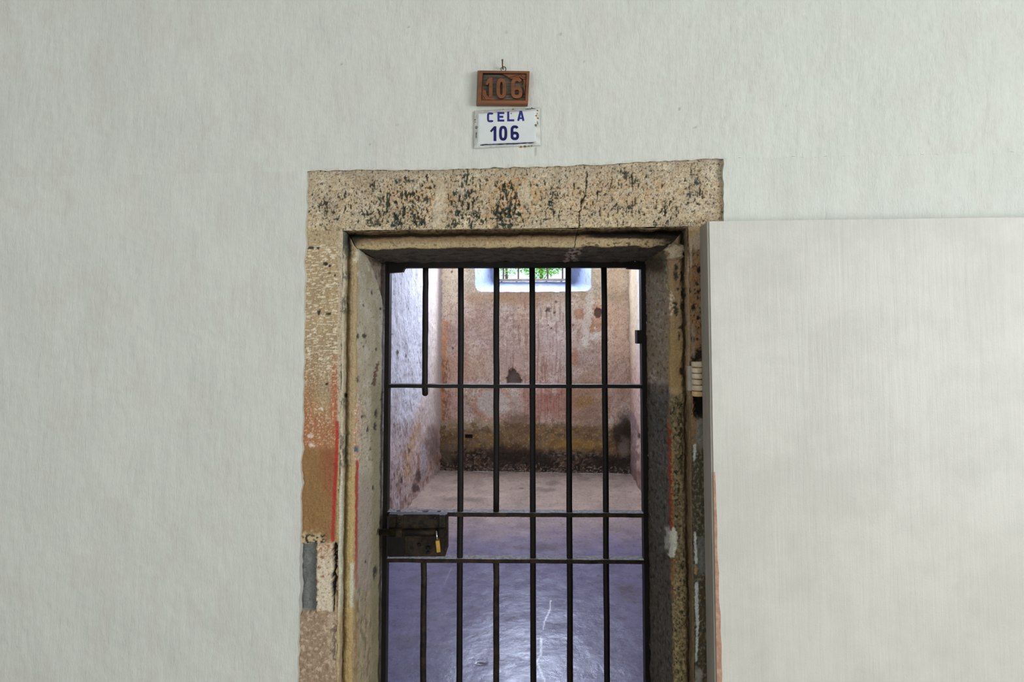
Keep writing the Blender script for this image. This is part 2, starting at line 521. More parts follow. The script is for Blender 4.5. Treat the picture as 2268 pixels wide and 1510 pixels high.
def paint_face_left(p):
    u, v = p.u, p.v
    p.c[:] = lin((174, 154, 122))
    p.mul(.86 + .28 * p.nz(40, 40, 4, 1))
    up = 1 - sst(760, 860, v + 30 * (p.nz(40, 40) - .5))
    mid = sst(840, 900, v) * (1 - sst(985, 1000, v))
    low = sst(986, 1000, v + 8 * (p.nz(20, 20, 3, 3) - .5))
    p.mix(sst(700, 790, v) * (1 - sst(850, 920, v)), (158, 140, 116), .6)
    p.mix(p.box(660, 705, 810, 900, 15, 30), (164, 122, 80), .5)
    orange = sst(860, 940, v + (u - 700) * -.6 + 30 * (p.nz(30, 30, 3, 9) - .5)) * (1 - sst(985, 1010, v))
    p.mix(orange, (168, 104, 70), .75)
    p.mix(p.ell(742, 880, 10, 70, .6), (176, 92, 62), .7)
    p.mix(low * (1 - sst(1185, 1210, v)), (146, 112, 76), .95)
    p.mix(p.ell(730, 1040, 22, 60, .6) * low, (148, 84, 62), .65)
    p.mix(p.ell(700, 1100, 25, 90, .6) * low, (140, 112, 70), .5)
    # whitish tooling marks, horizontal
    t = p.spk(15, 3.2, .555, .09, 3, 4, sst(700, 735, u), .02) * (1 - sst(800, 880, v))
    p.mix(t, (226, 216, 194), .8); p.dep(t, .0012)
    t2 = p.spk(5, 4, .58, .09, 3, 5) * sst(740, 800, v) * (1 - sst(975, 998, v))
    p.mix(t2, (206, 184, 156), .7); p.dep(t2, .0014)
    t3 = p.spk(9, 7, .70, .05, 4, 6) * sst(880, 910, v) * (1 - sst(985, 996, v))
    p.mix(t3, (224, 196, 168), .8); p.dep(t3, .0015)
    fine = p.spk(3, 3, .64, .1, 2, 7)
    p.mix(fine * (1 - low * .6), (112, 88, 60), .5)
    for cx, cy, rx, ry in ((720, 584, 5, 4), (731, 589, 3, 3), (706, 692, 4, 6), (728, 695, 5, 3), (730, 605, 3, 2), (741, 610, 2, 3), (724, 850, 3, 3)):
        m = p.ell(cx, cy, rx, ry, .3, .5, 4); p.mix(m, (36, 36, 34), .95); p.dep(m, -.002)
    for cx, cy, rx, ry in ((737, 568, 4, 5), (720, 574, 4, 3), (688, 965, 6, 4), (712, 905, 5, 3), (690, 985, 6, 5)):
        p.mix(p.ell(cx, cy, rx, ry, .4, .6, 5), (226, 214, 196), .8)
    # joint under the lintel
    jt = p.line([(660, 549), (700, 547), (757, 548)], 3, 2, 1.5)
    p.mix(jt, (206, 194, 170), .9)
    for cx, rx in ((690, 8), (753, 6), (704, 4)):
        m = p.ell(cx, 549, rx, 3, .3, .4, 4); p.mix(m, (34, 38, 38), .95)
    p.mix(1 - sst(535, 548, v), (176, 160, 128), .8)
    g = p.spk(5, 6, .66, .06, 3, 41) * (1 - sst(535, 548, v)); p.mix(g, (84, 70, 50), .8)
    # broken corner, pale filling and grey-blue recess
    brk = p.box(660, 712, 1180, 1208, 5, 6, 8, 14)
    p.mix(brk, (200, 182, 150), .7)
    m = p.spk(9, 9, .50, .05, 3, 42) * p.box(660, 722, 1182, 1210, 5, 5, 3); p.mix(m, (34, 38, 38), .95)
    rec = p.box(640, 701, 1204, 1356, 3, 5, 4, 10)
    p.mix(rec, (104, 110, 112), .95); p.dep(rec, -.012)
    p.mix(rec * sst(.5, .7, p.nz(18, 25, 3, 43)), (128, 134, 134), .5)
    fill = p.box(700, 738, 1203, 1353, 1.5, 2.5, 2.5, 9)
    p.mix(fill, (206, 194, 174), 1); p.dep(fill, .004)
    p.mix(fill * (1 - sst(1215, 1250, v)) * sst(.45, .55, p.nz(5, 4, 3, 44)), (176, 122, 86), .8)
    p.mix(fill * p.spk(6, 6, .68, .05, 3, 45), (140, 96, 62), .8)
    for cx, cy in ((708, 1255), (715, 1233), (716, 1275), (703, 1286)):
        p.mix(p.ell(cx, cy, 4, 3.4, .4, .5, 4), (132, 84, 48), .85)
    crk = p.line([(742, 1206), (743, 1235), (740, 1262), (741, 1290), (739, 1310), (739, 1350)], 9, 2, 4, 12) * (1 - sst(1300, 1330, v)) + p.line([(738, 1300), (739, 1352)], 3, 1.5, 1.5)
    crk = np.clip(crk, 0, 1)
    p.mix(crk, (22, 22, 20), .97); p.dep(crk, -.012)
    p.mix(p.spk(4, 6, .66, .08, 3, 46) * p.box(735, 750, 1220, 1265, 2, 4), (190, 184, 172), .8)
    # lower block
    lw = sst(1350, 1360, v)
    p.mix(lw, (158, 136, 116), 1)
    p.mix(lw * p.box(728, 750, 1355, 1480, 4, 8, 4), (184, 166, 144), .8)
    p.mix(lw * p.spk(13, 9, .56, .12, 4, 47), (196, 178, 156), .75)
    p.mix(lw * p.spk(9, 16, .58, .12, 4, 48), (128, 108, 88), .6)
    dk = p.line([(742, 1385), (740, 1420), (737, 1460)], 6, 3, 4) * lw; p.mix(dk, (84, 74, 64), .7); p.dep(dk, -.002)
    m = p.ell(737, 1395, 6, 4, .4, .4) * lw; p.mix(m, (116, 98, 86), .8)
    # red painted line
    rl = p.line([(747, 935), (746, 1000), (743, 1060), (739, 1130), (737, 1196)], 7.5, 3, .8)
    p.mix(rl, (172, 52, 50), .88)
    p.mix(p.line([(748, 860), (747, 950)], 6, 6, 3) * sst(.42, .6, p.nz(5, 6, 3, 49)), (172, 84, 66), .7)
    # margin by the edge
    mg = sst(746, 750, u + 2 * (p.nz(8, 14, 3, 50) - .5) + (v - 760) * .006)
    nored = 1 - rl
    p.mix(mg * nored * (1 - sst(950, 1060, v)), (190, 176, 154), .9)
    p.mix(mg * nored * sst(950, 1060, v) * (1 - sst(1190, 1210, v)), (178, 160, 122), .9)
    p.mix(mg * nored * sst(1190, 1215, v) * (1 - sst(1330, 1360, v)), (162, 126, 100), .85)
    p.mix(mg * sst(1340, 1365, v), (170, 150, 120), .6)
    p.mix(mg * p.spk(4, 9, .66, .06, 3, 51), (84, 78, 68), .8)


def paint_profile_left(p):
    u, v = p.u, p.v
    par = p.par               # 0..1 across the moulding, by index
    p.c[:] = lin((174, 158, 128))
    p.mul(.86 + .28 * p.nz(30, 60, 4, 1))
    p.mul(.88 + .24 * p.nz(5, 7, 3, 2))
    edge = p.edge; groove = p.groove; bead = p.bead; jamb = p.jamb
    p.mix(edge, (194, 184, 162), .85)
    p.mix(edge * sst(1040, 1090, v) * (1 - sst(1300, 1360, v)), (198, 196, 178), .8)
    p.mix(edge * sst(1340, 1380, v), (176, 156, 120), .8)
    p.mix(groove, (142, 126, 98), .7)
    for y0, y1 in ((518, 575), (600, 622), (655, 695), (880, 905), (958, 1036)):
        m = (edge * .7 + groove * .5) * sst(y0 - 4, y0 + 6, v) * (1 - sst(y1 - 6, y1 + 4, v)) * sst(.33, .5, p.nz(5, 12, 3, 3))
        p.mix(m, (52, 60, 62), .95)
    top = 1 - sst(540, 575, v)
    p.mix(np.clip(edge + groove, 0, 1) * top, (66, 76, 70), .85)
    p.mix(bead * (1 - sst(980, 1040, v)), (174, 154, 122), .8)
    p.mix(bead * sst(1000, 1060, v), (184, 162, 112), .9)
    p.mix(bead * p.line([(780, 1250), (779, 1340)], 9, 5, 2), (196, 198, 182), .85)
    p.mix(bead * sst(1340, 1400, v), (176, 152, 110), .8)
    # jamb face, weathered plaster on stone
    p.mix(jamb, (190, 182, 160), .9)
    p.mix(jamb * sst(.5, .66, p.nz(14, 60, 4, 5)), (172, 162, 136), .6)
    p.mix(jamb * sst(.52, .7, p.nz(16, 40, 4, 6)), (206, 200, 184), .5)
    p.mix(jamb * sst(1020, 1100, v) * (1 - sst(1280, 1380, v)) * (1 - sst(815, 835, u)), (164, 152, 142), .8)
    p.mix(jamb * sst(1080, 1200, v) * sst(818, 838, u), (136, 126, 92), .7)
    p.mix(jamb * sst(1280, 1360, v), (156, 138, 108), .65)
    p.mix(jamb * sst(1280, 1330, v) * p.spk(7, 34, .54, .1, 4, 7), (118, 110, 90), .7)
    p.mix(jamb * sst(1250, 1300, v) * p.spk(5, 26, .62, .1, 4, 8), (196, 176, 140), .6)
    sp_ = jamb * p.spk(4, 7, .70, .06, 3, 9, sst(820, 900, v) * (1 - sst(1020, 1060, v)), .08)
    p.mix(sp_, (96, 90, 78), .6); p.dep(sp_, -.001)
    ws = jamb * p.spk(3.5, 8, .62, .08, 3, 10) * sst(820, 860, v) * (1 - sst(960, 1000, v)) * (1 - sst(828, 836, u))
    p.mix(ws, (212, 202, 186), .75)
    p.mix(jamb * sst(816, 830, u + 5 * (p.nz(10, 40, 3, 95) - .5)) * sst(780, 900, v), (146, 138, 110), .75)
    # stop of the chamfer under the lintel
    cv = np.interp(v, [548, 560, 575, 600, 630, 660, 690], [793, 808, 818, 828, 838, 846, 853])
    st = jamb * sst(-1.5, 2.5, u - cv) * (1 - sst(670, 690, v))
    p.mix(st, (150, 130, 112), .8); p.dep(st, -.006)
    p.mix(st * sst(.5, .62, p.nz(5, 14, 4, 11)), (104, 92, 80), .7)
    p.mix(jamb * p.ell(842, 575, 16, 12, .5, .4), (66, 58, 48), .8)
    p.mix(jamb * p.line([(810, 575), (815, 590), (817, 600)], 3, 2, 1), (212, 204, 192), .8)
    for cx, cy, rx, ry in ((788, 575, 8, 6), (794, 562, 7, 8), (794, 605, 3, 6), (806, 610, 2.5, 5)):
        p.mix(p.ell(cx, cy, rx, ry, .5, .5), (212, 210, 190), .7)
    # rust gash and chips
    m = p.line([(838, 806), (833, 828), (829, 850)], 7, 2.5, 3, 6); p.mix(m, (98, 62, 46), .85); p.dep(m, -.003)
    for cx, cy, rx, ry in ((824, 648, 2, 5), (806, 675, 1.5, 4), (844, 683, 2, 3), (793, 745, 3, 7), (807, 744, 4, 5), (793, 840, 4, 7), (806, 767, 2, 3), (834, 773, 2, 4), (833, 915, 3, 9), (803, 923, 5, 3), (831, 945, 3, 10), (815, 950, 2, 6), (821, 995, 2, 3), (826, 1080, 2, 5), (766, 875, 3, 6), (829, 1270, 3, 14), (833, 1262, 3, 9), (810, 1243, 1.5, 3)):
        m = p.ell(cx, cy, rx, ry, .4, .5, 4); p.mix(m, (52, 54, 52), .9); p.dep(m, -.002)
    # red line on the arris with the scraped part above
    scr = p.line([(795, 890), (793, 930), (791, 980), (790, 1022)], 15, 5, 5, 8) * sst(.36, .52, p.nz(5, 6, 3, 12))
    p.mix(scr, (206, 146, 116), .8)
    p.mix(scr * sst(.5, .6, p.nz(4, 5, 3, 13)), (222, 206, 188), .85)
    p.mix(p.line([(795, 790), (793, 880)], 8, 5, 4) * sst(.45, .6, p.nz(5, 9, 3, 14)), (194, 160, 130), .6)
    fade = 1 - sst(1180, 1330, v)
    rl = p.line([(791, 1022), (790, 1100), (789, 1180), (789, 1300)], 6.5, 2, .8) * (.35 + .65 * fade)
    p.mix(rl, (176, 56, 50), .9)
    m = p.ell(790, 995, 5, 6, .3, .3, 4); p.mix(m, (86, 116, 134), .95); p.dep(m, -.003)
    p.mix(p.line([(788, 1330), (788, 1510)], 5, 5, 2), (172, 132, 78), .6)
    # rear arris: grazing window light painted as a pale line; broken at the bolt
    p.mix(p.rear * sst(560, 600, v) * (1 - sst(1110, 1150, v)), (212, 212, 204), .85)
    p.dep(jamb * sst(1130, 1160, v) * (1 - sst(1215, 1240, v)) * sst(838, 850, u), -.010)


def paint_face_right(p):
    u, v = p.u, p.v
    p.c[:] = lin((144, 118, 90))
    p.mul(.8 + .4 * p.nz(18, 30, 4, 1)); p.mul(.84 + .32 * p.nz(5, 6, 3, 2))
    p.mix(1 - sst(525, 560, v), (172, 152, 120), .8)
    p.mix(p.ell(1546, 535, 12, 18, .5), (184, 166, 146), .8)
    p.mix(p.spk(7, 12, .56, .1, 4, 3) * sst(540, 580, v) * (1 - sst(800, 830, v)), (156, 100, 58), .8)
    p.mix(p.spk(6, 9, .62, .06, 4, 4) * sst(540, 560, v), (52, 42, 32), .85)
    p.mix(sst(1548, 1560, u) * sst(540, 580, v), (74, 58, 42), .6)
    for cx, cy, rx, ry in ((1549, 597, 6, 7), (1546, 646, 4, 4), (1537, 680, 4, 9), (1547, 704, 4, 4), (1534, 750, 5, 7), (1545, 628, 3, 4), (1552, 785, 11, 14), (1540, 795, 9, 8)):
        m = p.ell(cx, cy, rx, ry, .4, .5, 5); p.mix(m, (34, 32, 28), .95); p.dep(m, -.002)
    p.mix(p.line([(1530, 530), (1531, 590)], 4, 3, 1), (188, 178, 160), .8)
    p.mix(p.line([(1534, 720), (1535, 790)], 6, 5, 2), (156, 148, 138), .6)
    ho = p.box(1538, 1575, 872, 924, 3, 4, 4, 8); p.mix(ho, (18, 15, 12), .98); p.dep(ho, -.015)
    p.mix(p.line([(1530, 880), (1538, 900), (1537, 960)], 8, 5, 4), (150, 112, 86), .7)
    cem = p.box(1540, 1580, 926, 995, 4, 8, 5, 12); p.mix(cem, (128, 126, 118), .95)
    dk = sst(985, 1005, v); p.mix(dk, (74, 72, 60), .95)
    p.mix(dk * p.spk(6, 8, .55, .1, 4, 5), (136, 128, 108), .75)
    p.mix(dk * p.spk(10, 30, .55, .12, 4, 6) * sst(1260, 1330, v), (92, 70, 48), .7)
    p.mix(p.box(1545, 1580, 1190, 1272, 4, 6, 4), (118, 116, 112), .9)
    p.mix(p.box(1538, 1556, 1480, 1515, 4, 6, 4), (150, 148, 140), .9)
    for x0, y0, x1, y1, w in ((1539, 985, 1538, 1018, 6), (1539, 1180, 1542, 1246, 5.5), (1543, 1292, 1543, 1340, 7), (1543, 1340, 1545, 1382, 7), (1545, 1382, 1542, 1462, 5)):
        p.mix(p.line([(x0, y0), (x1, y1)], w, 1.5, 1.4, 6), (198, 208, 204), .95)
    p.mix(p.ell(1541, 1262, 4, 9, .4, .5), (190, 158, 112), .8)


def paint_profile_right(p):
    u, v = p.u, p.v
    edge, groove, bead, jamb = p.edge, p.groove, p.bead, p.jamb
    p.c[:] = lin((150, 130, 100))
    p.mul(.8 + .4 * p.nz(20, 50, 4, 1)); p.mul(.84 + .32 * p.nz(5, 7, 3, 2))
    p.mix(edge, (150, 132, 108), .6)
    p.mix(edge * p.line([(1527, 540), (1527, 598)], 8, 4), (190, 180, 162), .7)
    p.mix(edge * sst(870, 900, v), (98, 86, 66), .8)
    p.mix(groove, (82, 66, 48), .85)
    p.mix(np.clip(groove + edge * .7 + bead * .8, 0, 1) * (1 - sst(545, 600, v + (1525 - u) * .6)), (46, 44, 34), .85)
    # bead
    p.mix(bead * (1 - sst(700, 780, v)), (156, 132, 104), .8)
    p.mix(bead * sst(700, 760, v) * (1 - sst(850, 870, v)), (158, 134, 94), .85)
    for cx, cy, rx, ry in ((1498, 592, 5, 8), (1497, 610, 6, 9), (1511, 612, 4, 12), (1502, 640, 3, 4), (1494, 675, 6, 8), (1498, 690, 5, 8), (1513, 650, 4, 9), (1508, 725, 5, 5), (1504, 745, 2, 10), (1512, 678, 4, 10), (1509, 822, 4, 7)):
        m = p.ell(cx, cy, rx, ry, .4, .6, 5); p.mix(m, (48, 48, 40), .92); p.dep(m, -.0015)
    p.mix(p.line([(1487, 652), (1486, 695)], 10, 6, 4) * sst(.4, .55, p.nz(5, 7, 3, 4)), (206, 198, 180), .85)
    p.mix(p.box(1482, 1514, 855, 876, 3, 5, 5), (172, 150, 112), .8)
    mo = bead * sst(868, 884, v)
    p.mix(mo, (104, 94, 70), .9)
    p.mix(mo * p.spk(7, 9, .50, .14, 4, 5), (150, 136, 104), .7)
    p.mix(mo * p.spk(6, 10, .68, .06, 4, 6, sst(.4, .65, p.nz(16, 40, 3, 92)), .16), (40, 43, 36), .88)
    p.mix(mo * sst(1240, 1300, v) * p.spk(6, 8, .50, .1, 4, 7), (166, 148, 108), .7)
    m = mo * p.line([(1509, 900), (1510, 960), (1512, 1060)], 9, 5, 5) * sst(.4, .5, p.nz(6, 14, 3, 8)); p.mix(m, (40, 36, 28), .85); p.dep(m, -.003)
    # jamb
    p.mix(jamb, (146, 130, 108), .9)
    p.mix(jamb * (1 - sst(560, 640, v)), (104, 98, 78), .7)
    p.mix(jamb * p.spk(4, 14, .58, .1, 4, 9) * (1 - sst(700, 760, v)), (158, 162, 132), .6)
    p.mix(jamb * p.line([(1478, 585), (1477, 640)], 10, 6, 3) * sst(.4, .55, p.nz(4, 12, 3, 10)), (176, 186, 146), .8)
    p.mix(jamb * p.spk(5, 10, .58, .12, 4, 11), (92, 82, 66), .7)
    p.mix(jamb * p.spk(5, 12, .63, .1, 4, 12) * (1 - sst(830, 850, v)), (164, 152, 130), .6)
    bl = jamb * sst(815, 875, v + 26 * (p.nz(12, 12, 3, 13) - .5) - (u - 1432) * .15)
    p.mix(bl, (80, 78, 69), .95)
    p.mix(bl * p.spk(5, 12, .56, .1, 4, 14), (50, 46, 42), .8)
    p.mix(bl * p.spk(4, 9, .66, .08, 4, 15), (122, 116, 106), .6)
    p.mix(jamb * p.ell(1446, 832, 10, 14, .5, .6, 8) * sst(.4, .5, p.nz(6, 8, 3, 16)), (190, 178, 164), .7)
    p.mix(jamb * p.ell(1466, 845, 12, 8, .5, .6, 8), (170, 160, 146), .5)
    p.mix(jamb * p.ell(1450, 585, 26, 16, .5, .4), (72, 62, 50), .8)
    # pale lump of mortar in the upper corner
    lump = p.ell(1496, 558, 17, 17, .25, .35, 9)
    p.mix(lump, (182, 166, 144), .95); p.dep(lump, .012)
    p.mix(lump * p.spk(4, 5, .6, .1, 3, 17), (140, 122, 102), .7)
    # red line and white patch
    rl = p.line([(1482, 945), (1484, 1010), (1486, 1080), (1487, 1166)], 8, 3, 2.2, 10) * sst(.28, .42, p.nz(6, 12, 3, 18) + .25 * sst(960, 1000, v))
    p.mix(rl, (142, 56, 42), .88)
    p.mix(p.line([(1480, 900), (1481, 960)], 5, 3, 2), (150, 84, 56), .6)
    p.mix(p.line([(1490, 1240), (1489, 1320)], 6, 4, 3) * sst(.42, .56, p.nz(5, 8, 3, 19)), (158, 98, 58), .8)
    p.mix(p.line([(1488, 960), (1490, 1170)], 6, 5, 3) * sst(.4, .6, p.nz(6, 7, 3, 20)), (160, 134, 90), .6)
    wp = np.clip(p.line([(1492, 1176), (1491, 1205), (1488, 1228)], 15, 3, 4, 9) + p.box(1474, 1484, 1166, 1215, 3, 4, 3) * .6, 0, 1)
    p.mix(wp, (200, 200, 190), .95); p.dep(wp, .001)


def paint_profile_top(p):
    u, v = p.u, p.v
    edge, groove, bead, jamb = p.edge, p.groove, p.bead, p.jamb
    p.c[:] = lin((172, 152, 120))
    p.mul(.84 + .32 * p.nz(50, 14, 4, 1)); p.mul(.86 + .28 * p.nz(7, 5, 3, 2))
    p.mix(edge, (104, 88, 64), .85)  # underside edge darkened: stain and the shadow under the face painted together
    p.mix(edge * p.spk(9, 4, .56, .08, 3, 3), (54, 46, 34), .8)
    p.mix(groove, (58, 46, 33), .92)  # groove colour also holds painted shadow along with its stain
    p.mix(bead * (1 - sst(528, 537, v + (u - 1134) * .012 + 3 * (p.nz(30, 8, 3, 4) - .5))), (136, 112, 84), .85)
    p.mix(bead * sst(536, 542, v + (u - 1134) * .012), (184, 168, 132), .8)
    p.mix(bead * p.spk(7, 6, .62, .08, 3, 5), (108, 92, 66), .7)
    p.mix(bead * p.spk(14, 8, .60, .08, 4, 6) * sst(1270, 1320, u), (72, 64, 46), .8)
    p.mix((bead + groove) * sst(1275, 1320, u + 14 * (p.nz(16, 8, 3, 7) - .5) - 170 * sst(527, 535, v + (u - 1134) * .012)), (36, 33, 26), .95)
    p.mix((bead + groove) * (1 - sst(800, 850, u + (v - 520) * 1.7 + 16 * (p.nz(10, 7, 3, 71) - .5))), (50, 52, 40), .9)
    # soffit
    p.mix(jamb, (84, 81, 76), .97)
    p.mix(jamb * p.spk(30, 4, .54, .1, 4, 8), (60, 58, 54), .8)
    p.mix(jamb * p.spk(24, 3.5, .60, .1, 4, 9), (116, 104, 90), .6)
    lp = jamb * np.clip(p.line([(1276, 550), (1272, 562), (1262, 578)], 22, 12, 9, 12), 0, 1) * sst(.36, .52, p.nz(12, 4, 3, 10))
    p.mix(lp, (186, 172, 162), .95)
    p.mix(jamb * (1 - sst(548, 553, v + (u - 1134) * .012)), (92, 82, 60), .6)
    ck = p.line([(1280, 508), (1275, 532), (1271, 552)], 2.6, 1.2, 1.5, 7) * (1 - jamb)
    p.mix(ck, (30, 25, 20), .95)


def region_masks(idx, n):
    """soft membership of each profile index in edge / groove / bead / jamb / rear"""
    c = np.cumsum([0] + CNT)
    i = idx.astype(float)
    edge = 1 - sst(c[3] - .5, c[4], i)
    groove = sst(c[3] - .5, c[4], i) * (1 - sst(c[5], c[6], i))
    bead = sst(c[5], c[6], i) * (1 - sst(c[8] + 2, c[9] + 1, i))
    jamb = sst(c[8] + 2, c[9] + 1, i)
    rear = sst(c[10] - 2.5, c[10] - 1, i)
    return edge, groove, bead, jamb, rear


def finish_profile(pos, painter, seed, amp=.0022):
    ni, nj, _ = pos.shape
    p = Paint(pos.reshape(-1, 3), (170, 150, 120), seed)
    idx = np.repeat(np.arange(ni), nj)
    p.edge, p.groove, p.bead, p.jamb, p.rear = region_masks(idx, ni)
    p.par = idx / ni
    painter(p)
    p.dep(np.ones(p.n), 0)
    k = .7 if painter is paint_profile_top else 0.0
    h = p.h + bump_noise(pos, amp, .03, seed, k).ravel() + bump_noise(pos, amp * .6, .008, seed + 3, k).ravel()
    return displaced(pos, h, (-.08, 0.2, 1.2)), p.c


ZS = np.concatenate([np.linspace(0, .44, 12)[:-1], np.linspace(.44, 1.0, 600)])


def jamb_grid(side):
    pr = PL if side == 'L' else PR_
    pos = np.zeros((NP, len(ZS), 3))
    for i in range(NP):
        z = np.where(ZS <= .44, ZS, .44 + (PT[i][0] - .44) * (ZS - .44) / .56)
        pos[i, :, 0] = pr[i][0]; pos[i, :, 1] = pr[i][1]; pos[i, :, 2] = z
    return wobble(pos, 3 if side == 'L' else 9)


def face_grid(x0, x1, nx, z0, z1, nz, Y):
    """z0, z1 may be functions of x"""
    xs = np.linspace(x0, x1, nx)
    t = np.linspace(0, 1, nz)
    a = z0(xs) if callable(z0) else np.full(nx, z0)
    b = z1(xs) if callable(z1) else np.full(nx, z1)
    pos = np.zeros((nx, nz, 3))
    pos[..., 0] = xs[:, None]; pos[..., 1] = Y
    pos[..., 2] = a[:, None] + (b - a)[:, None] * t[None, :]
    return pos


def finish_face(pos, painter, seed, amp=.002):
    p = Paint(pos.reshape(-1, 3), (170, 150, 120), seed)
    painter(p)
    h = p.h + bump_noise(pos, amp, .05, seed).ravel() + bump_noise(pos, amp * .7, .009, seed + 3).ravel()
    return displaced(pos, h), p.c


# lintel: full-width face and the mitred moulding under it
lf = face_grid(XOL - .02, XOR + .02, 640, ZT0, lambda x: stone_top(x) + .012, 105, YF)
lp = np.zeros((NP, 560, 3))
for i in range(NP):
    lp[i, :, 0] = np.linspace(PL[i][0], PR_[i][0], 560); lp[i, :, 1] = PT[i][1]; lp[i, :, 2] = PT[i][0]
wobble(lp, 5)
wob_edge = lf[:, 0, 0]
lf[:, 0, 2] += 0
g1 = finish_face(lf, paint_lintel_face, 100)
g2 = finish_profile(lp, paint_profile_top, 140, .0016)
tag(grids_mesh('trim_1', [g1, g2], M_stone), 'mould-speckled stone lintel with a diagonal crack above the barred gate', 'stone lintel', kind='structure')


def zside(z):
    return z


zs_face = lambda x: np.full_like(x, .0)
def face_side(xa, xb, nx):
    pos = np.zeros((nx, len(ZS), 3))
    xs = np.linspace(xa, xb, nx)
    z = np.where(ZS <= .44, ZS, .44 + (ZT0 - .44) * (ZS - .44) / .56)
    pos[..., 0] = xs[:, None]; pos[..., 1] = YF; pos[..., 2] = z[None, :]
    return pos


jl = finish_face(face_side(XOL - .02, XL0, 62), paint_face_left, 200)
jlp = finish_profile(jamb_grid('L'), paint_profile_left, 240)
tag(grids_mesh('trim_2', [jl, jlp], M_stone), 'weathered stone jamb with two red painted lines on the lock side', 'stone jamb', kind='structure')
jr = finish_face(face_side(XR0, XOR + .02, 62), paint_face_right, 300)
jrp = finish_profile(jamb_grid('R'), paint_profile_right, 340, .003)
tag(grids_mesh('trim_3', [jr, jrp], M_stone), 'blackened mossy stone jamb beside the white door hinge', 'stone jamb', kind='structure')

# ================================================================== PLASTER WALL
def ragged(t, seed, a=.008):
    return (fbm(t / .05, t * 0 + seed, 4, seed) - .5) * a


def plaster_paint(p):
    p.c[:] = lin((199, 203, 196))
    p.mul(.97 + .06 * p.nz(180, 180, 3, 1))
    p.mix(sst(.55, .75, p.nz(90, 120, 4, 2)), (198, 198, 190), .5)
    for cx, cy, r in ((1240, 75, 3), (1120, 72, 2.5), (905, 60, 2), (756, 142, 2), (1540, 282, 3), (1505, 240, 2.5), (880, 276, 2), (1295, 135, 2.5), (820, 320, 2)):
        m = p.ell(cx, cy, r, r, .5, .4, 4); p.mix(m, (150, 146, 134), .7); p.dep(m, -.001)
    p.mix(p.line([(1186, 326), (1187, 345), (1189, 357)], 1.6, 1.2, .4), (150, 150, 140), .7)
    # thin grubby line where the plaster meets the stone
    b = np.interp(p.u, [a for a, _ in TOPPTS], [c for _, c in TOPPTS])
    p.mix(sst(-10, -1, p.v - b) * sst(.42, .62, p.nz(20, 4, 3, 3)) * (p.v < b + 30) * (p.u > 690) * (p.u < 1590), (176, 168, 150), .6)
    m = p.ell(1564, 357, 10, 3, .4, .6, 6); p.mix(m, (84, 72, 56), .85)
    m = p.line([(1115, 371), (1114, 377)], 2, 1, .5); p.mix(m, (60, 52, 44), .8)
    lump = sst(.62, .75, p.nz(9, 16, 3, 4)) * (.35 + .65 * sst(1150, 1450, p.u))
    p.dep(lump, .0007)


def plaster_piece(xs, za, zb, nz):
    t = np.linspace(0, 1, nz)
    pos = np.zeros((len(xs), nz, 3))
    pos[..., 0] = xs[:, None]; pos[..., 1] = YP
    pos[..., 2] = za[:, None] + (zb - za)[:, None] * t[None, :]
    return pos


XV0, XV1 = -1.62, 1.36
xs = np.linspace(XV0, XV1, 620)
zb = stone_top(xs) + ragged(xs, 5, .007)
top = plaster_piece(xs, zb, np.full_like(xs, 3.0), 260)
p = Paint(top.reshape(-1, 3), (210, 210, 205), 400); plaster_paint(p)
topd = displaced(top, p.h + bump_noise(top, .0022, .16, 401).ravel() + bump_noise(top, .0008, .02, 403).ravel())
lip = np.stack([topd[:, 0], topd[:, 0] + np.array([0, .006, .003]), topd[:, 0] + np.array([0, .016, .004])], 1)
lipc = np.repeat(p.c.reshape(len(xs), 260, 3)[:, :1], 3, 1).reshape(-1, 3) * .9
gr = [(topd, p.c), (lip, lipc)]


def side_plaster(side):
    zz = np.linspace(0, 1, 330)
    ns = 180 if side == 'L' else 90
    xe = (XOL if side == 'L' else XOR)
    xo = XV0 if side == 'L' else XV1
    t = np.linspace(0, 1, ns)
    pos = np.zeros((ns, 330, 3))
    ztop = stone_top(np.array([xe]))[0] + .01
    z = zz * ztop
    edge = xe + ragged(z, 8 if side == 'L' else 12, .008)
    pos[..., 0] = edge[None, :] + (xo - edge)[None, :] * t[:, None]
    pos[..., 1] = YP
    pos[..., 2] = z[None, :]
    # follow the ragged bottom of the upper piece
    zt = np.interp(pos[:, -1, 0], xs, zb)
    pos[..., 2] = zz[None, :] * zt[:, None]
    q = Paint(pos.reshape(-1, 3), (210, 210, 205), 410 if side == 'L' else 420); plaster_paint(q)
    d = displaced(pos, q.h + bump_noise(pos, .0022, .16, 401).ravel() + bump_noise(pos, .0008, .02, 403).ravel())
    lipp = np.stack([d[0], d[0] + np.array([0, .006, 0]), d[0] + np.array([0, .018, 0])], 0)
    return [(d, q.c), (lipp, np.tile(lin((190, 190, 180)), (3 * 330, 1)))]


gr += side_plaster('L') + side_plaster('R')


def flat_quad(c4, col):
    pos = np.array([[c4[0], c4[1]], [c4[3], c4[2]]], float)
    return pos, np.tile(lin(col), (4, 1))


PC = (199, 203, 196)
gr.append(flat_quad([(-4.5, YP, 0), (XV0, YP, 0), (XV0, YP, 3.6), (-4.5, YP, 3.6)], PC))
gr.append(flat_quad([(XV1, YP, 0), (4.5, YP, 0), (4.5, YP, 3.6), (XV1, YP, 3.6)], PC))
gr.append(flat_quad([(XV0, YP, 3.0), (XV1, YP, 3.0), (XV1, YP, 3.6), (XV0, YP, 3.6)], PC))
tag(grids_mesh('wall_front', gr, M_plaster), 'white brush-marked plaster wall above and around the stone surround', 'wall', kind='structure')

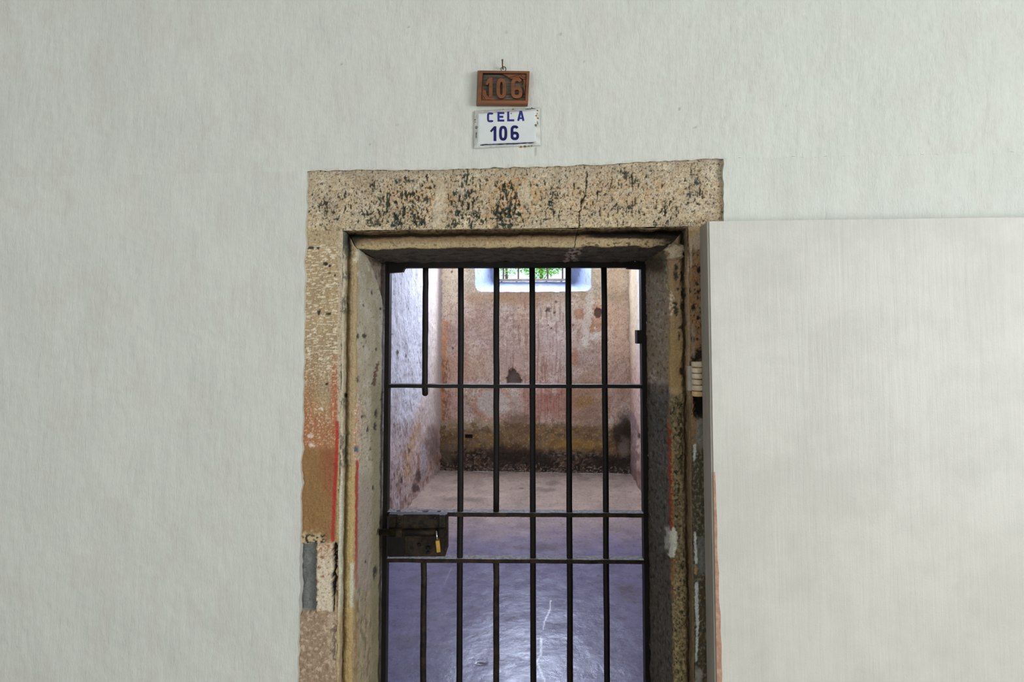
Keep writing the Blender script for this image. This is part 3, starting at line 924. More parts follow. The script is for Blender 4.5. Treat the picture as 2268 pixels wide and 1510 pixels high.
# masonry behind the plaster, closing the cell off from the corridor
XWL, XWR = P(970, 1040, YC)[0], P(1397, 1040, YC)[0]
ZC = 3.7
bm = bmesh.new()
zl = PT[NP - 1][0]
add_box(bm, (XWL - .25, 1.44, 0), (PL[NP - 1][0] - .005, 1.87, zl))
add_box(bm, (PR_[NP - 1][0] + .005, 1.44, 0), (XWR + .25, 1.87, zl))
add_box(bm, (XWL - .25, 1.445, zl), (XWR + .25, 1.87, ZC))
tag(bmobj('wall_core', bm, M_white_in), 'whitewashed inside of the cell front wall', 'wall', kind='structure')

# ================================================================== CELL
def cell_mottle(p, s=0):
    p.mul(.86 + .28 * p.nz(22, 30, 4, s + 1))
    p.mul(.88 + .24 * p.nz(5, 8, 4, s + 2))


def paint_back(p):
    u, v = p.u, p.v
    p.c[:] = lin((196, 180, 160))
    cell_mottle(p)
    p.mul(.80 + .4 * p.nz(34, 44, 5, 33))
    # pink and mauve limewash
    mid = sst(640, 720, v + 50 * (p.nz(50, 50, 3, 3) - .5))
    p.mix(mid, (194, 174, 160), .8)
    p.mix(mid * sst(.47, .60, p.nz(26, 34, 5, 4)), (144, 112, 98), .45)
    p.mix(mid * sst(.50, .64, p.nz(30, 40, 5, 5)), (198, 184, 178), .7)
    p.mix(p.spk(4, 7, .60, .1, 4, 6) * sst(600, 680, v), (134, 100, 88), .6)
    p.mix(p.spk(3, 8, .52, .2, 4, 7), (208, 194, 184), .5)
    p.mix(p.spk(3.5, 6, .56, .15, 4, 77) * sst(640, 720, v), (128, 98, 86), .3)
    p.mix(p.spk(14, 18, .54, .2, 5, 78) * sst(650, 700, v), (128, 100, 86), .28)
    for cx, cy, rx, ry, c, k in ((1085, 720, 60, 60, (150, 118, 108), .6), (1000, 760, 30, 60, (150, 122, 116), .6), (1225, 760, 50, 60, (184, 166, 162), .7), (1150, 800, 60, 40, (168, 130, 112), .5), (1300, 800, 45, 50, (150, 130, 124), .6),
                                 (1125, 790, 60, 40, (172, 152, 146), .5), (1210, 890, 60, 40, (172, 120, 108), .75), (1300, 880, 45, 50, (150, 118, 88), .7), (1370, 850, 30, 60, (150, 122, 106), .6), (1025, 810, 50, 30, (166, 132, 108), .6),
                                 (1000, 880, 30, 60, (176, 140, 126), .6), (1370, 700, 35, 80, (186, 156, 136), .6), (1150, 660, 110, 14, (168, 132, 100), .75), (1285, 650, 40, 12, (160, 140, 116), .5), (1170, 700, 25, 60, (172, 140, 122), .6),
                                 (1360, 660, 20, 12, (150, 138, 116), .5), (1240, 690, 40, 20, (190, 178, 164), .6)):
        p.mix(p.ell(cx, cy, rx, ry, .6, .45), c, k)
    p.mul(1 + .16 * sst(640, 690, v) * (1 - sst(820, 900, v)))
    # drips
    dr = p.spk(5, 60, .56, .1, 4, 8) * p.box(1120, 1260, 660, 940, 20, 30)
    p.mix(dr, (150, 112, 98), .6)
    p.mix(p.spk(5, 50, .58, .1, 4, 9) * p.box(1180, 1265, 850, 930, 10, 20), (160, 88, 78), .6)
    # peeling plaster round the upper hole
    for cx, cy, rx, ry in ((1320, 700, 24, 30), (1283, 695, 12, 14), (1272, 790, 10, 18), (1310, 725, 8, 14)):
        p.mix(p.ell(cx, cy, rx, ry, .3, .45, 9), (170, 124, 96), .7)
    p.mix(p.line([(1308, 640), (1306, 690), (1298, 720), (1296, 760)], 16, 6, 5), (208, 200, 190), .7)
    p.mix(p.ell(1316, 745, 14, 8, .4, .5), (212, 206, 200), .8)
    # ring stain
    d = np.hypot((u - 1092) / 42, (v - 893) / 36) + .25 * (p.nz(18, 18, 4, 10) - .5)
    p.mix(1 - sst(.7, 1.0, d), (190, 180, 172), .85)
    p.mix(sst(.75, .95, d) * (1 - sst(1.0, 1.25, d)) * sst(900, 860, u * 0 + v * 0 + 880) * 1.0, (184, 118, 92), .75)
    p.mix(p.ell(1140, 895, 22, 30, .5), (196, 182, 172), .5)
    # orange run in the corner
    p.mix(p.line([(984, 715), (980, 780), (978, 860), (976, 930)], 14, 10, 5), (194, 122, 70), .75)
    p.mix(p.line([(986, 800), (988, 870), (986, 925)], 16, 10, 6) * sst(.4, .6, p.nz(6, 14, 3, 11)), (120, 84, 60), .7)
    p.mix((1 - sst(968, 992, u + 8 * (p.nz(12, 40, 3, 12) - .5))) * (1 - sst(720, 840, v)), (206, 188, 166), .85)  # warm-lit beige of the corner, painted onto this wall's edge
    # lower band
    vv = v - (u - 1180) * .02 + 12 * (p.nz(22, 22, 4, 13) - .5)
    band = sst(928, 944, vv)
    p.mix(band, (120, 100, 76), .92)
    p.mix(band * p.box(968, 1100, 930, 952, 10, 4, 3), (160, 146, 128), .85)
    p.mix(band * sst(.5, .64, p.nz(14, 12, 4, 14)), (142, 112, 66), .6)
    p.mix(band * sst(.5, .64, p.nz(18, 16, 4, 15)), (104, 84, 62), .7)
    p.mix(p.ell(1155, 935, 34, 26, .5, .4), (116, 92, 74), .8)
    p.mix(p.ell(1275, 985, 58, 12, .5, .4) * band, (156, 122, 62), .6)
    p.mix(p.ell(1305, 922, 40, 22, .5, .5), (150, 124, 108), .8)
    p.mix(p.ell(1290, 890, 20, 12, .5, .5), (150, 118, 74), .7)
    p.mix(p.spk(5, 5, .66, .06, 3, 16) * band, (186, 156, 104), .6)
    dk = sst(985, 1008, vv)
    p.mix(dk, (82, 68, 60), .9)
    p.mix(dk * sst(.45, .6, p.nz(12, 12, 4, 17)), (44, 38, 36), .85)
    p.mix(dk * p.spk(8, 5, .60, .08, 4, 18), (132, 116, 106), .75)
    for cx, cy, rx, ry in ((1380, 960, 24, 40), (1130, 1008, 40, 22), (1185, 1020, 40, 20), (1350, 1025, 60, 16), (1005, 1020, 30, 12)):
        p.mix(p.ell(cx, cy, rx, ry, .5, .45), (48, 42, 38), .92)
    p.mix(p.ell(1382, 990, 12, 22, .4, .4), (128, 116, 108), .8)
    p.mix(p.ell(990, 1000, 18, 24, .5, .4), (116, 104, 88), .6)
    p.mix(p.spk(5, 3.5, .60, .08, 3, 19) * sst(1026, 1032, vv), (160, 150, 138), .7)
    p.mix(p.spk(3, 3, .66, .1, 3, 20), (92, 72, 62), .55)
    p.dep(band, .012)
    # cavities
    cav = np.clip(p.ell(1138 , 842, 17, 26, .12, .25, 9) * (1 - sst(-2, 2, np.abs(u - 1134 - (v - 818) * .18 + 9 * (p.nz(7, 7, 3, 91) - .5)) - 3 - np.minimum(np.maximum(v - 814, 0) * .62, 14))) * (1 - sst(847, 850, v)), 0, 1)
    p.mix(cav, (104, 88, 82), .95); p.dep(cav, -.045)
    p.mix(p.ell(1152, 842, 9, 9, .4, .5) * cav, (96, 78, 70), .6)
    cav = p.ell(1325, 692, 9, 11, .15, .3, 7); p.mix(cav, (112, 92, 84), .95); p.dep(cav, -.04)
    for cx, cy, r in ((1232, 668, 3), (1210, 688, 3), (1228, 692, 3), (1215, 685, 5), (1185, 720, 2), (1269, 720, 2), (1214, 720, 2), (1221, 727, 2), (1000, 602, 3), (1003, 771, 2.4)):
        p.mix(p.ell(cx, cy, r, r, .4, .5, 4), (88, 66, 56), .85)


def paint_left(p):
    u, v = p.u, p.v
    p.c[:] = lin((206, 204, 206))
    p.mul(.93 + .14 * p.nz(24, 60, 4, 1)); p.mul(.94 + .12 * p.nz(4, 14, 4, 2))
    warm = sst(930, 950, u + 8 * (p.nz(16, 50, 3, 3) - .5) + np.clip((v - 850) * .28, 0, 40))
    p.mix(warm, (198, 178, 160), .75)  # warm light near the back corner put into the wall colour
    low = sst(860, 1010, v - (u - 880) * .3 + 60 * (p.nz(26, 50, 4, 4) - .5))
    p.mix(low, (176, 148, 134), .75)
    p.mix(low * sst(.5, .64, p.nz(12, 40, 4, 5)), (150, 116, 94), .7)
    p.mix(low * sst(.5, .64, p.nz(14, 40, 4, 6)), (200, 184, 176), .6)
    p.mix(p.line([(925, 940), (908, 1000), (900, 1060)], 16, 12, 8), (188, 150, 104), .6)
    p.mix(p.ell(955, 990, 14, 40, .5, .4), (112, 92, 84), .75)
    p.mix(p.line([(938, 985), (936, 1060)], 11, 4, 2), (164, 156, 156), .85)
    p.mix(p.spk(3, 12, .60, .08, 4, 7) * sst(990, 1060, v), (104, 84, 74), .65)
    p.mix(p.spk(2.2, 8, .74, .05, 3, 8) * (1 - sst(935, 945, u)), (92, 92, 104), .85)
    p.mix(p.line([(908, 866), (908, 890), (912, 910)], 3, 2, 1), (142, 120, 104), .8)
    for cx, cy, r, q in ((881, 780, 2, 6), (898, 788, 1.6, 5), (889, 1062, 2.5, 9), (926, 1055, 6, 14), (920, 1080, 8, 10), (907, 998, 2, 6)):
        p.mix(p.ell(cx, cy, r, q, .4, .4, 5), (72, 56, 52), .85)
    p.mix((1 - sst(0, 12, np.abs(u - 962))) * (1 - sst(800, 900, v)), (214, 200, 180), .7)  # lighter ridge: light catching the coved corner, painted in


def paint_right(p):
    u, v = p.u, p.v
    p.c[:] = lin((192, 170, 138))
    p.mul(.9 + .2 * p.nz(10, 60, 4, 1))
    p.mix(sst(1408, 1414, u), (200, 190, 184), .6)
    p.mix(sst(720, 860, v), (190, 152, 136), .7)
    p.mix(sst(900, 960, v) * sst(.46, .6, p.nz(8, 40, 4, 2)), (128, 96, 82), .7)
    p.mix(p.line([(1402, 920), (1406, 990), (1404, 1040)], 10, 5, 4), (130, 116, 120), .7)
    p.mix(p.ell(1416, 965, 3, 6, .4, .4, 4), (44, 36, 34), .9)
    p.mix(sst(1020, 1050, v), (120, 92, 82), .6)


def paint_floor(p):
    u, v = p.u, p.v
    p.c[:] = lin((176, 156, 139))
    p.mul(.92 + .16 * p.nz(70, 22, 5, 1)); p.mul(.92 + .16 * p.nz(6, 3, 4, 2))
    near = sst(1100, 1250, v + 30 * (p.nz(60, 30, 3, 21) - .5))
    p.mix(near, (108, 107, 140), .92)  # near floor blued in the paint, cool window light put into the colour
    p.mul(1 - .14 * sst(.5, .7, p.nz(60, 16, 5, 3)))
    p.mul(1 + .1 * sst(.52, .75, p.nz(46, 14, 5, 4)))
    p.mix(p.spk(4, 2.5, .70, .06, 3, 5), (84, 76, 76), .6)
    for cx, cy, rx, ry, k in ((1225, 1070, 16, 5, .5), (1210, 1085, 20, 5, .5), (1030, 1105, 40, 5, .4), (1290, 1060, 16, 5, .3), (1390, 1310, 22, 18, .5), (1155, 1081, 4, 1.6, .9), (895, 1420, 24, 14, .35), (1200, 1215, 40, 8, .5), (1325, 1275, 3, 2, .8), (1065, 1469, 10, 3, .8), (1135, 1368, 5, 2.5, .6), (1391, 1332, 2, 1.5, .9)):
        p.mix(p.ell(cx, cy, rx, ry, .5, .45), (88, 80, 78), k)
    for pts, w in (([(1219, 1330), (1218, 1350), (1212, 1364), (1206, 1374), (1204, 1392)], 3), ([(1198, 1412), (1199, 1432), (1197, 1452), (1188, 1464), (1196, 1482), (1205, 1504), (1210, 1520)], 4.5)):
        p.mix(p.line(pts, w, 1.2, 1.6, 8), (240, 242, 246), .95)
    p.mix(p.line([(1100, 1396), (1180, 1400), (1215, 1390), (1250, 1396)], 1.4, 1, 2), (92, 84, 90), .7)
    p.mix(p.line([(1000, 1255), (984, 1295)], 2, 1.5, 1), (186, 182, 190), .5)
    p.mix(p.line([(1366, 1279), (1425, 1280)], 1.2, 1, 1), (100, 92, 94), .6)
    p.mix(p.ell(1130, 1440, 60, 50, .7, .6) * sst(.5, .6, p.nz(7, 4, 3, 7)), (180, 182, 190), .5)  # window's reflection painted on the floor as a pale patch
    p.mix(1 - sst(1034, 1046, v + (u - 1180) * -.024), (116, 100, 88), .7)
    p.mix(p.line([(860, 1170), (900, 1120), (970, 1040)], 8, 6, 4), (120, 100, 88), .7)
    p.dep(p.ell(1065, 1469, 10, 3, .4, .3), -.004)


# back wall with the window opening
WX0, WX1 = P(1053, 640, YC)[0], P(1309, 640, YC)[0]
WZ0, WZ1 = P(1180, 645, YC)[2], 3.15
xb = np.linspace(XWL - .03, XWR + .03, 372)
zbk = np.concatenate([np.linspace(0, 2.5, 400), np.linspace(2.5, ZC, 40)[1:]])
pos = np.zeros((len(xb), len(zbk), 3))
pos[..., 0] = xb[:, None]; pos[..., 1] = YC; pos[..., 2] = zbk[None, :]
p = Paint(pos.reshape(-1, 3), (190, 170, 150), 500); paint_back(p)
h = p.h * sst(968, 1000, p.u) + sst(960, 1010, p.u) * bump_noise(pos, .010, .25, 501).ravel() + bump_noise(pos, .004, .05, 502).ravel()
bd = displaced(pos, h)


def in_window(x, z, grow=0.0):
    r = .075
    x0, x1, z0, z1 = WX0 - grow, WX1 + grow, WZ0 - grow, WZ1 + grow
    inside = (x > x0) & (x < x1) & (z > z0) & (z < z1)
    dx = np.maximum(np.maximum(x0 + r - x, x - (x1 - r)), 0); dz = np.maximum(z0 + r - z, 0)
    return inside & ~((dx > 0) & (dz > 0) & (dx * dx + dz * dz > r * r))


qc = (pos[:-1, :-1] + pos[1:, 1:]) / 2
keep = ~in_window(qc[..., 0], qc[..., 2])
tag(grids_mesh('wall_back', [(bd, p.c)], M_backwall, mask=[keep]), 'pink and brown damp-stained wall at the back of the cell', 'wall', kind='structure')

# left wall with a coved corner
ya = np.concatenate([np.linspace(1.86, 4.1, 12)[:-1], np.linspace(4.1, 6.365, 240)])
path = [(XWL, y) for y in ya]
for k in range(1, 13):
    a = k / 12 * math.pi / 2
    path.append((XWL + .04 * (1 - math.cos(a)), 6.365 + .045 * math.sin(a)))
zl_ = np.concatenate([np.linspace(0, 2.5, 330), np.linspace(2.5, ZC, 20)[1:]])
pos = np.zeros((len(path), len(zl_), 3))
pos[..., 0] = np.array([a for a, _ in path])[:, None]; pos[..., 1] = np.array([b for _, b in path])[:, None]; pos[..., 2] = zl_[None, :]
p = Paint(pos.reshape(-1, 3), (200, 200, 205), 520); paint_left(p)
ff = np.repeat(1 - .9 * sst(6.2, 6.4, np.array([b for _, b in path])), len(zl_))
d = displaced(pos, p.h + ff * bump_noise(pos, .012, .3, 521).ravel() + bump_noise(pos, .004, .06, 522).ravel(), (-.2, 4, 1.6))
tag(grids_mesh('wall_left', [(d, p.c)], M_cellwall), 'pale whitewashed side wall of the cell flaking near the floor', 'wall', kind='structure')
# right wall
ya = np.concatenate([np.linspace(1.86, 5.0, 12)[:-1], np.linspace(5.0, YC + .02, 120)])
pos = np.zeros((len(ya), len(zl_), 3))
pos[..., 0] = XWR; pos[..., 1] = ya[:, None]; pos[..., 2] = zl_[None, :]
p = Paint(pos.reshape(-1, 3), (200, 190, 170), 540); paint_right(p)
d = displaced(pos, p.h + bump_noise(pos, .010, .3, 541).ravel() + bump_noise(pos, .004, .06, 542).ravel(), (-.2, 4, 1.6))
tag(grids_mesh('wall_right', [(d, p.c)], M_cellwall), 'beige side wall of the cell beside the gate hinge', 'wall', kind='structure')
# floor
yf = np.concatenate([np.linspace(1.5, 2.4, 6)[:-1], 1.0 / np.linspace(1 / 2.4, 1 / (YC + .02), 330)])
xf = np.linspace(XWL - .02, XWR + .02, 360)
pos = np.zeros((len(xf), len(yf), 3))
pos[..., 0] = xf[:, None]; pos[..., 1] = yf[None, :]
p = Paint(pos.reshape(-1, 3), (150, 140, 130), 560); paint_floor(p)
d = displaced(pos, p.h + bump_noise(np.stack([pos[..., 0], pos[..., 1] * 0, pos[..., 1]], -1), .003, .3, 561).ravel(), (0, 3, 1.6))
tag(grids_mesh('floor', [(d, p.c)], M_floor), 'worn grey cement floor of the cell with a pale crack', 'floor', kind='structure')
bm = bmesh.new(); add_box(bm, (XWL - .2, 1.6, ZC), (XWR + .2, 7.0, ZC + .1))
tag(bmobj('ceiling', bm, M_white_in), 'whitewashed ceiling of the cell', 'ceiling', kind='structure')

# slot in the back wall
bm = bmesh.new()
a, b = P(1031, 961, YC), P(1047, 969, YC)
add_box(bm, (a[0], YC - .022, b[2]), (b[0], YC + .004, a[2]))
slot = bmobj('wall_vent', bm, M_hole, None, .002)
tag(slot, 'small black rectangle set low in the stained back wall behind the bars', 'vent')

# ------------------------------------------------------------------ window
YO = 7.0
OX0, OX1, OZ0, OZ1 = P(1100, 622, YO)[0], P(1262, 622, YO)[0], P(1180, 622, YO)[2], 3.05


def outline(x0, x1, z0, z1, r, n=14):
    pts = [(x0, z1)]
    for k in range(n + 1):
        a = math.pi + k / n * math.pi / 2
        pts.append((x0 + r + r * math.cos(a), z0 + r + r * math.sin(a)))
    for k in range(n + 1):
        a = 1.5 * math.pi + k / n * math.pi / 2
        pts.append((x1 - r + r * math.cos(a), z0 + r + r * math.sin(a)))
    pts.append((x1, z1)); pts.append((x0, z1))
    return pts


def dens(pts, m=12):
    out = []
    for a, b in zip(pts[:-1], pts[1:]):
        n = max(1, int(math.hypot(a[0] - b[0], a[1] - b[1]) / .02))
        n = min(n, 40)
        out += [(a[0] + (b[0] - a[0]) * k / n, a[1] + (b[1] - a[1]) * k / n) for k in range(n)]
    out.append(pts[-1])
    return np.array(out)


Aout = outline(WX0 - .006, WX1 + .006, WZ0 - .006, WZ1 + .006, .075)
Bout = outline(OX0, OX1, OZ0, OZ1, .02)
na = []
for (a0, a1, b0, b1) in zip(Aout[:-1], Aout[1:], Bout[:-1], Bout[1:]):
    n = max(1, min(40, int(math.hypot(a0[0] - a1[0], a0[1] - a1[1]) / .025)))
    na.append(n)
Ad = polyres(Aout, na); Bd = polyres(Bout, na)
nt_ = 26
ts = np.linspace(0, 1, nt_)
pos = np.zeros((len(Ad), nt_, 3))
for j, t in enumerate(ts):
    xz = Ad * (1 - t) + Bd * t
    pos[:, j, 0] = xz[:, 0]; pos[:, j, 2] = xz[:, 1]; pos[:, j, 1] = YC - .006 + (YO - YC + .006) * t
wv = bump_noise(pos, .010, .06, 601)
pos[..., 0] += wv * .4; pos[..., 2] += wv * .7
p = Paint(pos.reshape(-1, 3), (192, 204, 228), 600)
p.mul(.94 + .12 * p.nz(8, 20, 4, 1))
p.mix(p.spk(3, 5, .70, .06, 3, 2), (150, 132, 120), .7)
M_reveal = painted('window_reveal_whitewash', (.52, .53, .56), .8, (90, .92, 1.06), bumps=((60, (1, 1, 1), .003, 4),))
win = tag(grids_mesh('window_1', [(pos, p.c)], M_reveal), 'deep splayed window recess high in the cell back wall', 'window', kind='structure')
# wooden frame in the outer opening
bm = bmesh.new()
fw = .045
add_box(bm, (OX0 - .03, YO - .01, OZ0 - .02), (OX0 + .012, YO + .05, OZ1))
add_box(bm, (OX1 - .02, YO - .01, OZ0 - .02), (OX1 + .03, YO + .05, OZ1))
add_box(bm, (OX0 - .03, YO - .01, OZ0 - .03), (OX1 + .03, YO + .06, OZ0 + .026))
add_box(bm, (OX0 - .03, YO - .01, OZ1 - .03), (OX1 + .03, YO + .05, OZ1 + .03))
bmobj('window_frame', bm, M_winwood, win, .004)
# outside face of the wall round the window
bm = bmesh.new()
add_box(bm, (-3, YO + .02, -.5), (OX0 - .02, YO + .10, 4.0)); add_box(bm, (OX1 + .02, YO + .02, -.5), (3, YO + .10, 4.0))
add_box(bm, (OX0 - .02, YO + .02, -.5), (OX1 + .02, YO + .10, OZ0 - .02)); add_box(bm, (OX0 - .02, YO + .02, OZ1 + .01), (OX1 + .02, YO + .10, 4.0))
tag(bmobj('wall_outer', bm, M_white_in), 'outside face of the wall round the cell window', 'wall', kind='structure')
# grille
gz = P(1180, 620, YO + .03)[2]
gr_root = root('window_grille', ((OX0 + OX1) / 2, YO + .03, OZ0 + .026), 'slim grey bar grille in the small bright window of the back wall', 'window grille')
for px in (1115, 1148, 1181, 1213, 1246):
    x = P(px, 605, YO + .03)[0]
    bm = bmesh.new(); add_tube(bm, [(x, YO + .03, OZ0 + .02), (x, YO + .03, OZ1)], .011, 10)
    bmobj('upright_bar', bm, M_winbar, gr_root)
for z in (P(1180, 591.5, YO + .03)[2], P(1180, 591.5, YO + .03)[2] + .3):
    bm = bmesh.new(); add_box(bm, (OX0, YO + .022, z - .009), (OX1, YO + .038, z + .009))
    bmobj('cross_bar', bm, M_winbar, gr_root, .002)

# ------------------------------------------------------------------ greenery outside
def tree(name, cx, cy, cz, rx, rz_, n, label, seed):
    rnd = random.Random(seed)
    r = root(name, (cx, cy, -.5), label, 'tree', group=None)
    bm = bmesh.new()
    add_tube(bm, [(cx, cy, -.5), (cx + .05, cy, 1.2), (cx, cy, cz), (cx + .05, cy, cz + rz_ * .6)], [.05, .04, .025, .01], 8)
    for k in range(7):
        a = rnd.uniform(0, 6.28)
        add_tube(bm, [(cx, cy, cz - rz_ * .5 + k * .08), (cx + math.cos(a) * rx * .8, cy + math.sin(a) * rx * .5, cz - rz_ * .3 + k * .13)], [.014, .006], 6)
    bmobj('trunk', bm, M_twig, r)
    bm = bmesh.new()
    for k in range(n):
        while True:
            x, y, z = (rnd.uniform(-1, 1) for _ in range(3))
            if x * x + y * y + z * z < 1: break
        c = Vector((cx + x * rx, cy + y * rx * .7, cz + z * rz_))
        R = Matrix.Rotation(rnd.uniform(0, 6.28), 3, 'Z') @ Matrix.Rotation(rnd.uniform(-.9, .9), 3, 'X') @ Matrix.Rotation(rnd.uniform(-.7, .7), 3, 'Y')
        s = rnd.uniform(.022, .038)
        pts = [(0, -1, 0), (.32, -.3, .1), (.28, .4, .1), (0, 1.1, -.12), (-.28, .4, .1), (-.32, -.3, .1)]
        vs = [bm.verts.new(c + R @ (Vector(q) * s)) for q in pts]
        m0 = bm.verts.new(c + R @ (Vector((0, 0, -.02)) * s))
        for i in range(6): bm.faces.new((vs[i], vs[(i + 1) % 6], m0))
    f = bmobj('foliage', bm, M_foliage, r)
    return r


tree('leafy_tree', -.16, 9.2, 2.76, .42, .36, 2600, 'dense bright green tree seen through the right half of the cell window', 3)
tree('leafy_tree', -.86, 10.8, 3.02, .40, .44, 1100, 'thinner green tree seen through the left half of the cell window', 5)

# ================================================================== GATE
TH = math.radians(3.0)
GO = P(1432, 755, YG - .012)
GO = np.array([GO[0], GO[1], 0.0])
gate = root('barred_gate', tuple(GO), 'black iron barred cell gate with lock box in the stone doorway', 'gate', TH)
GX = np.array([math.cos(TH), math.sin(TH), 0]); GN = np.array([math.sin(TH), -math.cos(TH), 0])   # GN faces the corridor
GMAT = Matrix.Translation(Vector(GO)) @ Matrix.Rotation(TH, 4, 'Z')


def GL(px, py, off=0.0):
    """local (x, z) on the gate plane pushed towards the corridor by off"""
    o = GO + GN * off
    r = ray(px, py)
    t = ((o - CAM) @ GN) / (r @ GN)
    w = CAM + r * t
    return float((w - GO) @ GX), float(w[2])


def gbox(name, x0, x1, y0, y1, z0, z1, mat, parent=gate, bevel=.0015):
    bm = bmesh.new(); add_box(bm, (x0, y0, z0), (x1, y1, z1), GMAT)
    return bmobj(name, bm, mat, parent, bevel)


sl0, sl1 = GL(851.5, 755)[0], GL(861.5, 755)[0]
sr0, sr1 = GL(1421.5, 755)[0], GL(1432, 755)[0]
ztop = GL(1134, 578.5)[1]; ztop0 = GL(1134, 592)[1]
DEP = .032
gbox('stile', sl0, sl1, 0, DEP, .03, ztop, M_iron)
gbox('stile', sr0, sr1, 0, DEP, .03, ztop, M_iron)
gbox('top_rail', sl1, sr0, 0.002, DEP - .002, ztop0, ztop - .001, M_iron)
gbox('bottom_rail', sl1, sr0, 0.002, DEP - .002, .05, .066, M_iron)


def rail(name, yc, h, mat):
    zc = GL(1134, yc)[1]
    bm = bmesh.new()
    n = 24
    hh = h * .001424 / 2
    prev = None
    rings = []
    for k in range(n + 1):
        x = sl1 + (sr0 - sl1) * k / n
        dz = random.uniform(-.0006, .0006)
        rings.append([bm.verts.new(GMAT @ Vector((x, y, zc + dz + z))) for y, z in ((0, -hh), (0, hh - .001), (.001, hh), (DEP, hh), (DEP, -hh))])
    for A, B in zip(rings[:-1], rings[1:]):
        for i in range(5):
            f = bm.faces.new((A[i], A[(i + 1) % 5], B[(i + 1) % 5], B[i]))
            f.material_index = 1 if i == 2 else 0
    bm.faces.new(rings[0]); bm.faces.new(rings[-1][::-1])
    return bmobj(name, bm, [mat, M_dust], gate), zc


_, zr1 = rail('cross_rail', 855.5, 7.5, M_iron)
_, zr2 = rail('cross_rail', 1140, 8.5, M_ironrust)
_, zr3 = rail('cross_rail', 1243, 8, M_ironrust)
barx = [943, 1021, 1099.5, 1178.5, 1258.5, 1338]
barb = [937.5, 1018, 1099, 1181, 1262.5, 1344]
RB = .0092


def bar(px0, py0, px1, py1, label=None, rounded=False):
    x0, z0 = GL(px0, py0, -.016); x1, z1 = GL(px1, py1, -.016)
    n = 14
    pts = []
    for k in range(n + 1):
        t = k / n
        pts.append(GMAT @ Vector((x0 + (x1 - x0) * t + random.uniform(-.0007, .0007), .016, z0 + (z1 - z0) * t)))
    rr = [RB] * (n + 1)
    if rounded:
        pts.append(pts[-1] + Vector((0, 0, -.005))); rr[-1] = RB; rr.append(RB * .55)
    bm = bmesh.new(); add_tube(bm, pts, rr, 14, None, .03)
    o = bmobj('bar', bm, M_ironrust if py0 > 1000 else M_iron, gate)
    if label: o['label'] = label
    return o


def xat(i, y):
    return barx[i] + (barb[i] - barx[i]) * (y - 600) / 850.0


YBOT = 1838
for i in range(6):
    if i == 0:
        bar(xat(0, 588), 588, xat(0, 873), 873, 'cut-off upper bar with rounded end', True)
        bar(xat(0, 1242), 1242, xat(0, YBOT), YBOT)
    elif i == 2:
        bar(xat(2, 588), 588, xat(2, 1138), 1138)
        bar(xat(2, 1242), 1242, xat(2, YBOT), YBOT)
    else:
        bar(xat(i, 588), 588, xat(i, YBOT), YBOT)

# corner brackets and hinge block
def gpoly(name, pxs, y0, y1, mat, parent=gate, bevel=.001):
    bm = bmesh.new()
    fr = [bm.verts.new(GMAT @ Vector((x, y0, z))) for x, z in pxs]
    bk = [bm.verts.new(GMAT @ Vector((x, y1, z))) for x, z in pxs]
    n = len(pxs)
    bm.faces.new(fr); bm.faces.new(bk[::-1])
    for i in range(n):
        bm.faces.new((fr[i], bk[i], bk[(i + 1) % n], fr[(i + 1) % n]))
    return bmobj(name, bm, mat, parent, bevel)


gpoly('corner_bracket', [GL(x, y) for x, y in ((860, 584), (904, 584), (899, 592), (895, 595), (892, 602), (860, 604))], -.003, .02, M_iron)
gpoly('corner_bracket', [GL(x, y) for x, y in ((1430, 585), (1382, 585), (1386, 588), (1389, 594), (1395, 595), (1430, 596))], -.003, .02, M_iron)
hb0, hb1 = GL(1411, 731, .004), GL(1431, 761, .004)
gbox('hinge_block', hb0[0], hb1[0], -.004, .03, hb1[1], hb0[1], M_iron, gate, .002)

# lock case
OFF = .020
a = [(861, 1139), (990, 1139), (991.5, 1150), (991.5, 1215), (986, 1232), (861, 1233)]
lock = gpoly('lock_box', [GL(x, y, OFF) for x, y in a], -OFF, 0.001, M_ironrust, gate, .003)
# front plates
c = [GL(x, y, OFF + .003) for x, y in ((898, 1187), (984, 1187), (984, 1226), (980, 1229), (898, 1229))]
gpoly('cover_plate', c, -OFF - .003, -OFF + .001, M_ironrust, lock, .001)
c = [GL(x, y, OFF + .003) for x, y in ((858, 1187), (894.5, 1187), (894.5, 1231), (858, 1231))]
gpoly('cover_plate', c, -OFF - .003, -OFF + .001, M_iron, lock, .001)
c = [GL(x, y, OFF + .003) for x, y in ((860, 1141), (978, 1141), (978, 1144), (860, 1144))]
gpoly('upper_lip', c, -OFF - .003, -OFF + .001, M_ironrust, lock, .0008)
# sliding bolt and its straps
x0, zb0 = GL(840, 1178, OFF + .012); x1, zb1 = GL(987, 1178, OFF + .012)
zbm = GL(915, 1179, OFF + .012)[1]
bm = bmesh.new(); add_tube(bm, [GMAT @ Vector((x0, -OFF - .010, zbm)), GMAT @ Vector((x1 - .004, -OFF - .010, zbm)), GMAT @ Vector((x1, -OFF - .010, zbm))], [.0095, .0095, .007], 16)
bolt = bmobj('sliding_bolt', bm, M_ironrust, lock)
for px in (884, 978):
    c0, c1 = GL(px - 6.5, 1144, OFF + .02), GL(px + 6.5, 1190, OFF + .02)
    bm = bmesh.new()
    add_box(bm, (c0[0], -OFF - .006, zbm + .0095), (c1[0], -OFF, c0[1]), GMAT)
    add_box(bm, (c0[0], -OFF - .024, zbm - .0125), (c1[0], -OFF - .0195, zbm + .0125), GMAT)
    add_box(bm, (c0[0], -OFF - .024, zbm + .0095), (c1[0], -OFF, zbm + .0135), GMAT)
    add_box(bm, (c0[0], -OFF - .024, zbm - .0135), (c1[0], -OFF, zbm - .0095), GMAT)
    bmobj('bolt_strap', bm, M_ironrust, lock, .0008)
